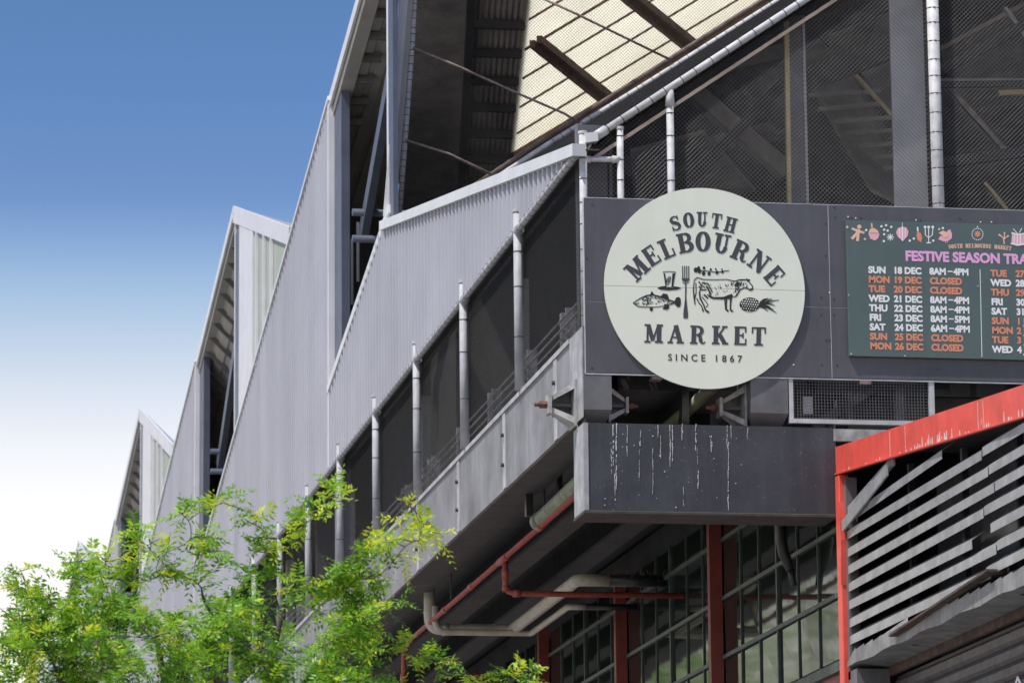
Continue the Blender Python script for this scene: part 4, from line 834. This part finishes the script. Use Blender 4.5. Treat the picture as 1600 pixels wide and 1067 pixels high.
# ------------------------------------------------------------------ net over the open roof end
rn = thing('roof_end_net', 'tall net closing the open roof end above the sloping white capping', 'mesh screen', (0, 12.35, 12.7))
GY = 12.35
G = lambda x, y, Y=GY: FP(x, y, Y)
lp = [G(652, -60), G(648, 0), G(641, 76), G(634, 205), G(627, 300), G(624, 338)]
lp = [G(652, -60), G(648, 0), G(645, 60), G(639, 140), G(633, 219), G(624, 336)]
MB().tube(lp, .032, 12).build('edge_pipe', M['gwhite'], rn, smooth=True)
b = MB()
for i in range(len(lp)-1): rings(b, lp[i], lp[i+1], .032, .10, .04)
b.build('tie_wires', M['tie'], rn)['kind'] = 'stuff'
pts = [G(705, 325), G(860, 224), G(1000, 138), G(1214, 3), G(1400, -112)]
MB().tube(pts, .036, 12).build('foot_rail', M['gwhite'], rn, smooth=True)
b = MB()
for i in range(1, 4): rings(b, pts[i], pts[i+1], .036, .14, .04)
b.build('tie_wires', M['tie'], rn)['kind'] = 'stuff'
MB().tube([G(700, 318, 12.5), G(860, 212, 12.5), G(1190, 2, 12.5), G(1380, -118, 12.5)], .034, 12).build('rusty_rail', M['rustpipe'], rn, smooth=True)
for pts in (((645, 75), (720, 106), (806, 145), (880, 177), (906, 192)), ((633, 219), (700, 240), (790, 283)), ((835, -8), (900, 22), (1050, 95))):
    MB().tube([G(x, y, GY-.03) for x, y in pts], .016, 8).build('bracing_rod', M['rod'], rn, smooth=True)
UV = lambda x, y: (G(x, y).x, G(x, y).z)
netting('roof_net', (0, GY, 0), (1, 0, 0), (0, 0, 1), [UV(624, 338), UV(633, 219), UV(641, 110), UV(648, 0), UV(652, -50), UV(1310, -50), UV(1214, 5), UV(860, 226), UV(690, 338)], .042, .0018, M['wire'], rn)
# ------------------------------------------------------------------ side fence along the deck edge
sf = thing('side_net_fence', 'long chain-link fence on galvanised posts along the left edge of the deck', 'fence', (0, 3.22, 8.9))
FX = -.02
for i in range(24):
    y = 3.22+3.385*i; r = .047
    fp = MB().tube([(FX, y, 8.93), (FX, y, 10.70)], r, 14).build('fence_post', M['galv'], sf, smooth=True)
    if i < 12:
        MB().tube([(FX, y, 10.70), (FX, y, 10.735)], r+.008, 14).build('post_cap', M['galv'], fp)
        MB().tube([(FX, y-.07, 10.515), (FX, y+.07, 10.515)], .052, 12).build('rail_clamp', M['galv'], fp, smooth=True)
        b = MB(); 
        for z in (9.45, 9.95, 10.3): b.tube([(FX, y, z), (FX, y, z+.008)], r+.003, 12)
        b.build('tie_wires', M['tie'], fp)['kind'] = 'stuff'
p, q = (FX-.01, .10, 10.515), (FX-.01, 82, 10.515)
MB().tube([p, q], .034, 12).build('top_rail', M['galv'], sf, smooth=True)
b = MB(); rings(b, p, (FX-.01, 22, 10.515), .034, .22); b.build('tie_wires', M['tie'], sf)['kind'] = 'stuff'
netting('chain_link', (.05, 0, 0), (0, 1, 0), (0, 0, 1), [(.1, 8.93), (14, 8.93), (14, 10.55), (.1, 10.55)], .048, .0019, M['wire'], sf)
netting('chain_link', (.05, 0, 0), (0, 1, 0), (0, 0, 1), [(14, 8.93), (60, 8.93), (60, 10.55), (14, 10.55)], .10, .0022, M['wire'], sf)
# guard rail posts and cables on the deck, behind the fence
gr = thing('cable_barrier', 'low vehicle barrier of paired steel posts and taut cables behind the side fence', 'barrier', (.35, 1, 8.9))
for i in range(14):
    y = .55+i*2.15*1.0
    for dy, w in ((-.14, .05), (.13, .10)): MB().box((.32, y+dy-w/2, 8.86), (.42, y+dy+w/2, 9.62)).build('barrier_post', M['colgrey'], gr)
for j in range(7): MB().tube([(.30, .2, 8.98+j*.09), (.30, 30, 8.98+j*.09)], .012, 6).build('cable', M['castgrey'], gr)
for y in (5.45, 12.2, 19.0, 26): 
    MB().box((.36, y-.10, 8.86), (.46, y+.10, 10.5)).build('tall_post', M['colgrey'], gr)
# ------------------------------------------------------------------ pipes under the deck
rp_ = thing('red_fire_pipe', 'thin red fire service pipe slung under the deck with a branch to the glazed wall', 'pipe', (.4, 6.7, 7.75))
def pp(pts, r, m, nm, par, n=12): return MB().tube(pts, r, n).build(nm, M[m], par, smooth=True)
pp([(.4, 2.2, 7.80), (.4, 13.6, 7.76), (.4, 14.0, 7.70), (.4, 14.05, 7.3), (.4, 14.05, 5.5)], .029, 'sprink', 'main_run', rp_)
pp([(.42, 6.72, 7.76), (.42, 6.72, 7.50), (.45, 6.72, 7.44), (.52, 6.72, 7.42), (2.33, 6.72, 7.42)], .030, 'sprink', 'branch', rp_)
for p, q, r in (((.4, 6.45, 7.78), (.4, 6.98, 7.78), .052), ((.42, 6.72, 7.56), (.42, 6.72, 7.68), .05), ((.42, 6.72, 7.44), (.42, 6.72, 7.50), .05), ((.50, 6.72, 7.42), (.58, 6.72, 7.42), .05), ((.4, 13.4, 7.76), (.4, 13.6, 7.76), .055), ((.4, 14.05, 7.3), (.4, 14.05, 7.42), .055), ((.4, 4.4, 7.79), (.4, 4.6, 7.79), .052), ((.4, 8.7, 7.78), (.4, 8.9, 7.78), .05), ((.4, 10.6, 7.77), (.4, 10.8, 7.77), .05)):
    MB().tube([p, q], r*.75, 12).build('coupling', M['sprink'], rp_, smooth=True)
b = MB(); b.box((.39, 4.25, 7.83), (.41, 4.27, 8.46)); b.box((.39, 10.25, 7.83), (.41, 10.27, 8.46)); b.build('hanger_rod', M['dark'], rp_)
cp = thing('cream_drain_pipe', 'thick cream drain pipe bending down from the deck and across to the glazed wall', 'pipe', (.4, 11.9, 7.78))
e1 = FP(800, 984, 11.9); sx = e1.x; e2 = SP(902, 906, sx); e2.z = e1.z+.01
def bend(p, c, q, r=.12, n=6):
    p, c, q = Vector(p), Vector(c), Vector(q); a = c+(p-c).normalized()*r; b_ = c+(q-c).normalized()*r
    return [a.lerp(c, t).lerp(c.lerp(b_, t), t) for t in [i/n for i in range(n+1)]]
A = (.4, 11.9, 8.46); Bc = (.4, 11.9, e1.z); Cc = (sx, 11.9, e1.z); Dc = (sx, e2.y, e1.z+.02); Ec = (2.33, e2.y, e1.z+.02)
pp([A]+bend(A, Bc, Cc, .14)+bend(Bc, Cc, Dc, .05)+bend(Cc, Dc, Ec, .10)+[(sx+.35, e2.y, e1.z+.02)], .068, 'pvc', 'main_pipe', cp, 16)
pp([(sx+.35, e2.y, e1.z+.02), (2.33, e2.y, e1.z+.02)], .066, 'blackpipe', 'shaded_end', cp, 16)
b = MB()
for i in range(46):
    x = sx+.36+i*.022; a = random.uniform(0, 6.28); b.tube([(x, e2.y+.066*math.cos(a), e1.z+.03+.066*math.sin(a)), (x+random.uniform(-.02, .02), e2.y+.12*math.cos(a), e1.z+.03+.11*math.sin(a))], .003, 4)
b.build('bristles', M['mid'], cp)['kind'] = 'stuff'
for z in (8.40,): MB().tube([(.4, 11.9, z-.03), (.4, 11.9, z+.03)], .08, 16).build('collar', M['pvc'], cp, smooth=True)
MB().tube([(.55, 11.9, e1.z), (.62, 11.9, e1.z)], .075, 16).build('collar', M['pvc'], cp, smooth=True)
cp2 = thing('thin_cream_pipe', 'thinner cream pipe running just below the thick cream drain pipe', 'pipe', (.4, 11.7, 7.7))
z2 = e1.z-.07; s2 = FP(830, 990, 11.6).x; y2 = SP(888, 946, s2).y
A = (.42, 11.6, 8.4); Bc = (.42, 11.6, z2); Cc = (s2, 11.6, z2); Dc = (s2, y2, z2-.0); Ec = (2.33, y2, z2)
pp([(.42, 11.6, z2+.3)]+bend(A, Bc, Cc, .14)+bend(Bc, Cc, Dc, .05)+bend(Cc, Dc, Ec, .08)+[(s2+.2, y2, z2)], .038, 'pvc', 'main_pipe', cp2)
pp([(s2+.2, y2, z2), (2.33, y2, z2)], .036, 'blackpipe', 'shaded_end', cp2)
mp = thing('mossy_drain_pipe', 'wide greenish pipe stub hanging under the deck behind the charcoal beam', 'pipe', (.4, 1.5, 7.85))
pp([(.4, 4.6, 7.86), (.4, .6, 7.92)], .078, 'pvcg', 'wide_pipe', mp, 18)
MB().tube([(.4, 4.62, 7.86), (.4, 4.45, 7.862)], .09, 18).build('pipe_socket', M['pvcg'], mp, smooth=True)
MB().box((.26, 4.5, 7.9), (.33, 4.6, 8.46)).build('hanger', M['blackpipe'], mp); MB().box((.48, 3.9, 7.9), (.52, 4.0, 8.46)).build('hanger', M['blackpipe'], mp)
dp = thing('black_downpipe', 'black downpipe ending in a slanted spout in front of the glazed wall', 'pipe', (2.12, 1.4, 7))
pp([(2.12, 1.4, 8.4), (2.12, 1.4, 7.22), (2.14, 1.4, 7.10), (2.20, 1.38, 6.95)], [.055, .055, .052, .045], 'blackpipe', 'pipe_body', dp, 14)
pp([(2.19, 1.385, 6.97), (2.225, 1.37, 6.80)], .03, 'blackpipe', 'spout', dp, 10)
# ------------------------------------------------------------------ red framed annexe with louvres and shutter
an = thing('red_annexe', 'red framed lean-to with loose grey louvres over a dark roller shutter', 'annexe', (2.33, 0, 0))
AX = 2.33
top = lambda y: 7.87+.0865*y
XE = 9.
MB().prism([(AX-.03, .0, top(0)-.245), (AX-.03, -9, top(-9)-.245), (AX-.03, -9, top(-9)), (AX-.03, 0, top(0))], (.06, 0, 0)).build('red_roof_beam', M['red'], an)
MB().bar((AX-.035, -.02, top(0)-.25), (AX-.035, -9, top(-9)-.25), .03, .012).build('beam_lip', M['red'], an)
MB().prism([(AX+.031, 0, top(0)-.03), (AX+.031, -9, top(-9)-.03), (AX+.031, -9, top(-9)-.005), (AX+.031, 0, top(0)-.005)], (6, 0, 0)).build('roof_sheet', M['mid'], an)
o = MB().box((AX-.045, -.15, .13), (AX+.05, -.012, 7.60)).build('red_corner_post', M['red'], an); bevel(o, .01)
MB().prism([(AX-.05, -.01, 7.2), (AX-.05, -.14, 7.2), (AX-.05, -.34, 7.0), (AX-.05, -.22, 6.7), (AX-.05, -.01, 6.7)][:0] or [(AX-.05, -.151, 7.35), (AX-.05, -.20, 7.0), (AX-.05, -.16, 6.6)], (.08, 0, 0)).build('bent_cover_flap', M['red'], an)
MB().box((AX, -.23, 5.75), (AX+.10, -.155, 7.56)).build('louvre_jamb', M['mid'], an)
MB().box((AX+.22, -9, 5.9), (AX+.24, -3.7, 7.0)).build('inner_panel', M['mid'], an)
MB().box((AX+.9, -9, .13), (AX+.95, .0, 7.6)).build('dark_back_panel', M['mid'], an)
MB().box((AX+.951, -.02, .13), (XE, .0, 7.6)).build('rear_wall', M['interior'], an)
for y in (-1.9, -3.55, -5.1, -6.9):
    MB().box((AX+.12, y-.03, 5.85), (AX+.17, y+.03, top(y)-.3)).build('louvre_bracket_rail', M['dark'], an)
def louvre(y0, z0, y1, z1, nm='louvre', m='louvre', tilt=0.):
    b = MB(); xi = AX+.105
    for (dx0, dz0, dx1, dz1) in ((0, 0, 0, .072), (0, .072, .11, .146)):
        n = Vector((dz1-dz0, 0, -(dx1-dx0))).normalized()*.003
        p = [Vector((AX+.0+dx0, y0, z0+dz0)), Vector((AX+dx0, y1, z1+dz0)), Vector((AX+dx1, y1, z1+dz1)), Vector((AX+dx1, y0, z0+dz1))]
        b.prism(p, n)
    return b.build(nm, M[m], an)
r2 = random.Random(11)
zs_ = [7.00, 6.84, 6.685, 6.53, 6.37, 6.21, 6.055, 5.90]
for i, z in enumerate(zs_):
    yb = -4.55-.16*(i % 3)
    zt = lambda y: 0
    jig = [r2.uniform(-.008, .008) for _ in range(4)]
    if i == 6: louvre(-.24, z, -4.7, z-.02)
    elif i == 7: louvre(-.22, z-.03, -2.2, z+.075)
    elif i == 4: louvre(-.24, z, -4.2, z-.03)
    else: louvre(-.24, z+jig[0]*.4, yb, z+jig[1])
    louvre(yb-.03, z+.015+jig[2], -8.8, z+.015+jig[3])
louvre(-.55, 7.14, -3.4, 7.20, 'short_louvre')
MB().bar(SP(1317, 822, AX-.03), SP(1386, 734, AX-.03), .018, .10).build('fallen_louvre', M['louvre'], an)
MB().bar(SP(1320, 806, AX+.02), SP(1397, 718, AX+.02), .018, .09).build('fallen_louvre', M['louvre'], an)
MB().prism([(AX-.03, -2.2, 5.92), (AX-.03, -4.6, 6.08), (AX+.01, -4.6, 6.12), (AX+.01, -2.2, 5.95)], (.012, 0, 0)).build('rusty_strip', M['rust'], an)
MB().bar((AX-.01, -1.9, 5.93), (AX-.01, -4.9, 6.07), .16, .02, (0, .3, 1)).build('bent_rusty_louvre', M['rustdark'], an)
gb = MB()
ys = np.linspace(-.2, -9, 30); 
for i in range(29):
    a, b_ = ys[i], ys[i+1]; j0, j1 = .012*math.sin(i*1.7), .012*math.sin((i+1)*1.7)
    gb.quad((AX-.02, a, 5.86+j0), (AX-.02, b_, 5.86+j1), (AX-.02, b_, 6.0), (AX-.02, a, 5.98 if i else 5.9))
    gb.quad((AX-.02, a, 5.86+j0), (AX+.30, a, 5.84), (AX+.30, b_, 5.84), (AX-.02, b_, 5.86+j1))
gb.build('galvanised_lintel', M['lintel'], an)
MB().box((AX+.30, -9, 5.76), (AX+.34, -.2, 5.84)).build('rusty_lintel_edge', M['rustdark'], an)
MB().box((AX, -.45, .13), (AX+.3, -.155, 5.82)).build('shutter_jamb', M['mid'], an)
for i in range(9):
    z = 5.72-i*.135
    b = MB(); 
    prof = [(.36, z), (.335, z-.03), (.335, z-.095), (.36, z-.125)]
    for j in range(3):
        (xa, za), (xb, zb) = prof[j], prof[j+1]; b.prism([(AX+xa, -.45, za), (AX+xa, -9, za), (AX+xb, -9, zb), (AX+xb, -.45, zb)], (.004, 0, 0))
    b.build('shutter_slat', M['shutter'], an)
MB().box((AX+.37, -9, .13), (AX+.4, -.45, 5.75)).build('shutter_backing', M['dark'], an)
# painted letter on the shutter
q = lambda x, y: SP(x, y, AX+.328)
b = MB()
def lq(p0, p1, w): 
    a, c = q(*p0), q(*p1); b.bar(a, c, .004, w, (0, .7, .7))
lq((1581, 1088), (1590, 1058), .03); lq((1590, 1058), (1601, 1080), .03); lq((1585, 1075), (1597, 1072), .02)
b.build('painted_letter', M['pwhite'], an)
MB().box((XE, -9, .13), (XE+.2, 0, 7.1)).build('end_wall', M['mid'], an)
MB().box((AX+.0, -9.2, .13), (XE, -9.0, 7.1)).build('front_wall', M['mid'], an)
dd = MB()
for i in range(55):
    y = r2.uniform(-2.8, -6.2) if i > 12 else r2.uniform(-.3, -2.8); l = r2.uniform(.01, .09)*(1 if i > 12 else .5); z = top(y)-.243
    dd.prism([(AX-.0315, y-.012, z), (AX-.0315, y+.012, z), (AX-.0315, y+.003, z+l), (AX-.0315, y-.003, z+l)], (-.002, 0, 0))
for y in (-1.9, -2.4, -4.6, -4.75): dd.prism([(AX-.0315, y-.004, top(y)-.24), (AX-.0315, y+.004, top(y)-.24), (AX-.0315, y+.003, top(y)-.02), (AX-.0315, y-.003, top(y)-.02)], (-.002, 0, 0))
dd.build('bird_droppings', M['drop'], an)['kind'] = 'stuff'
# ------------------------------------------------------------------ trees
def leafmesh(sprays, name, parent, off):
    """sprays: (base, direction, length, tint). Each is a compound leaf: a stalk with pairs of narrow leaflets."""
    V, F, T = [], [], []
    for base, d, L, tint in sprays:
        d = d.normalized(); side = d.cross(Vector((0, 0, 1))); side = side.normalized() if side.length > .05 else Vector((1, 0, 0))
        side = (side + Vector((random.gauss(0, .25), random.gauss(0, .25), random.gauss(0, .35)))).normalized(); up = side.cross(d).normalized()
        n = max(3, int(L/.027)); droop = random.uniform(.05, .5)
        for i in range(n+1):
            t = (i+.5)/(n+.5); c = base + d*(L*t) - Vector((0, 0, 1))*(L*t*t*droop)
            ll = .034*math.sin(math.pi*(.22+.62*t))*random.uniform(.85, 1.2)*1.75; w = ll*.34
            for s in ((1, -1) if i < n else (0,)):
                if s: a = (side*s + d*.55 + up*random.gauss(0, .35) - Vector((0, 0, 1))*random.uniform(0, .35)).normalized()
                else: a = d
                b = a.cross(up).normalized(); k = len(V)
                V += [c, c+a*ll*.45+b*w*.5+up*.002, c+a*ll, c+a*ll*.45-b*w*.5+up*.002]; F += [(k, k+1, k+2, k+3)]
                tt = min(1, max(0, tint+random.gauss(0, .09))); T += [tt]*4
        # the stalk
        e = base + d*L - Vector((0, 0, 1))*(L*droop); k = len(V); V += [base+side*.001, base-side*.001, e]; F += [(k, k+1, k+2)]; T += [tint]*3
    me = bpy.data.meshes.new(name); o_ = Vector(off)
    me.from_pydata([tuple(v-o_) for v in V], [], F); at = me.attributes.new('tint', 'FLOAT', 'POINT'); at.data.foreach_set('value', T)
    me.materials.append(M['leaf']); o = bpy.data.objects.new(name, me); COL.objects.link(o); o.parent = parent; o['kind'] = 'stuff'; return o
def TP(x, y, d):
    "world point at distance-plane d metres ahead of the camera on a photo sight line"
    return CAM + ray(x, y)*d
def curve(a, b, n=7, sag=.1, wob=.06):
    pts = []; L = (b-a).length
    w1 = Vector((random.gauss(0, 1), random.gauss(0, 1), random.gauss(0, 1)))*wob*L; w2 = Vector((random.gauss(0, 1), random.gauss(0, 1), random.gauss(0, 1)))*wob*.5*L
    for i in range(n+1):
        t = i/n; pts.append(a.lerp(b, t) + Vector((0, 0, 1))*(sag*L*math.sin(math.pi*t)) + w1*math.sin(math.pi*t) + w2*math.sin(2*math.pi*t))
    return pts
D0 = 28.0
hub = TP(330, 1290, D0); hub.z = max(hub.z, 2.6)
base = Vector((hub.x+.1, hub.y, .13))
tr = thing('honey_locust_tree', 'young street tree with fine bright yellow-green leaves in front of the market hall', 'tree', tuple(base))
trunk = MB().tube([base, base+Vector((.02, 0, .9)), hub-Vector((.03, 0, .3)), hub], [.13, .10, .085, .08], 14).build('trunk', M['bark'], tr, smooth=True)
TOP = [(-60, 1010), (0, 985), (30, 900), (70, 905), (100, 890), (130, 868), (165, 858), (200, 838), (228, 826), (262, 850), (300, 862), (330, 826), (348, 792), (372, 830), (400, 822), (440, 850), (475, 905), (520, 880), (560, 858), (600, 850), (635, 800), (672, 816), (664, 860), (630, 880), (590, 930), (585, 975), (600, 1010), (615, 1040), (640, 1075)]
tx = [p[0] for p in TOP]; ty = [p[1] for p in TOP]
topy = lambda x: float(np.interp(x, tx, ty))
tips = []
marked = [(30, 888), (58, 935), (105, 905), (128, 872), (165, 862), (205, 842), (226, 828), (262, 862), (280, 800), (350, 785), (330, 840), (395, 818), (415, 850), (452, 842), (492, 790), (528, 777), (560, 862), (600, 852), (638, 782), (672, 818), (655, 845), (580, 905), (640, 1022), (700, 1035), (735, 1062), (830, 1062), (20, 1010), (45, 985), (180, 905), (235, 905), (520, 905), (300, 905), (470, 905)]
for x, y in marked: tips.append((x, y, D0+random.uniform(-.25, .25), 1))
for i in range(150):
    x = random.uniform(-70, 600); t = topy(x)+22; y = t+12+(random.random()**.9)*(1215-t-12)
    if 585 < x and y > 900 and y < 985: continue
    hx = (x-290)/420; dep = math.sqrt(max(.02, 1-hx*hx))*1.35*min(1, .25+(y-t)/160)
    tips.append((x, y, D0+random.uniform(-dep, dep), 0))
limbs = []
joints = []
for (x, y) in ((150, 1000), (245, 985), (335, 965), (440, 960), (540, 985), (330, 1080), (450, 1070), (210, 1090), (600, 1040), (90, 1060)):
    j = TP(x, y, D0+random.uniform(-.5, .5)); c = curve(hub, j, 6, .02, .05); r0 = .045
    MB().tube(c, [r0*(1-.62*i/6) for i in range(7)], 8).build('limb', M['bark'], tr, smooth=True); joints.append(c)
nodes = [(p, .020) for c in joints for p in c[2:]]
tw = MB(); sprays = []
tips.sort(key=lambda t: (Vector(TP(*t[:3]))-hub).length)
def put(pts, s0, dens, y, tintb):
    for i in range(len(pts)-1):
        seg = pts[i+1]-pts[i]
        if i/len(pts) < s0: continue
        m_ = seg.length/dens; m_ = int(m_)+(random.random() < m_-int(m_))
        for k in range(m_):
            p = pts[i]+seg*random.random()
            d = (seg.normalized()*.7+Vector((random.gauss(0, .75), random.gauss(0, .75), random.gauss(.1, .5))))
            sprays.append((p, d, random.uniform(.10, .19), min(1, max(0, random.gauss(tintb, .17)))))
for (x, y, d, mk_) in tips:
    p = TP(x, y, d)
    best = min(nodes, key=lambda n: (n[0]-p).length + (0.3 if n[0].z > p.z+.05 else 0))
    L = (p-best[0]).length; n = 6
    c = curve(best[0], p, n, random.uniform(.02, .14), .07); c[-1] = p
    r0 = min(best[1]*.85, .008+.014*L); rs = [max(.003, r0*(1-.8*i/n)) for i in range(n+1)]
    tw.tube(c, rs, 5, False)
    nodes += [(q, rs[i+2]) for i, q in enumerate(c[2:])]
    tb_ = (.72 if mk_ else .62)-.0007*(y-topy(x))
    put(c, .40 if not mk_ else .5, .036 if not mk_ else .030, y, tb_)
    for s in range(4):
        q0 = c[random.randint(3, n)]; v = Vector((random.gauss(0, 1), random.gauss(0, 1), random.gauss(.1, .55))).normalized()*random.uniform(.12, .30)*(.6 if mk_ else 1)
        c2 = curve(q0, q0+v, 4, .04, .06); tw.tube(c2, [.004, .0034, .003, .0024, .0018], 4, False); put(c2, .0, .034, y, tb_+random.gauss(.0, .14))
tw.build('twigs', M['bark'], tr, smooth=True)['kind'] = 'stuff'
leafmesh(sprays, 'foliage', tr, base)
print('sprays', len(sprays))
# street trees further along the road, mirrored in the glazed wall
def far_tree(x, y, h, s, label):
    b = Vector((x, y, .1)); t = thing('street_tree', label, 'tree', tuple(b), 'street trees along the far side of the road')
    MB().tube([b, b+Vector((.1, .1, h*.35)), b+Vector((-.1, .2, h*.75))], [.22, .16, .06], 10).build('trunk', M['bark'], t, smooth=True)
    R_ = random.Random(s); V, F, T = [], [], []
    cl = [(b+Vector((R_.gauss(0, h*.16), R_.gauss(0, h*.16), h*.62+R_.gauss(0, h*.15))), R_.uniform(.08, .17)*h) for _ in range(22)]
    for c, r in cl:
        for k in range(260):
            d = Vector((R_.gauss(0, 1), R_.gauss(0, 1), R_.gauss(0, 1))).normalized()*r*R_.random()**.4; p = c+d
            a = Vector((R_.gauss(0, 1), R_.gauss(0, 1), R_.gauss(0, 1))).normalized()*.13; e = a.cross(Vector((R_.gauss(0, 1), R_.gauss(0, 1), R_.gauss(0, 1)))).normalized()*.07
            i = len(V); V += [p-a, p+e, p+a, p-e]; F.append((i, i+1, i+2, i+3)); T += [R_.uniform(.2, .7)]*4
    me = bpy.data.meshes.new('crown'); me.from_pydata([tuple(v-b) for v in V], [], F); at = me.attributes.new('tint', 'FLOAT', 'POINT'); at.data.foreach_set('value', T); me.materials.append(M['leaf'])
    o = bpy.data.objects.new('crown', me); COL.objects.link(o); o.parent = t; o['kind'] = 'stuff'
for i, (x, y, h) in enumerate(((-17.5, 70, 12), (-18, 82, 31), (-16.5, 96, 26), (-18.5, 106, 28), (-16.5, 118, 30))):
    far_tree(x, y, h, 40+i, ('nearest', 'second', 'third', 'fourth', 'farthest')[i]+' leafy street tree across the road, mirrored in the glazed wall')
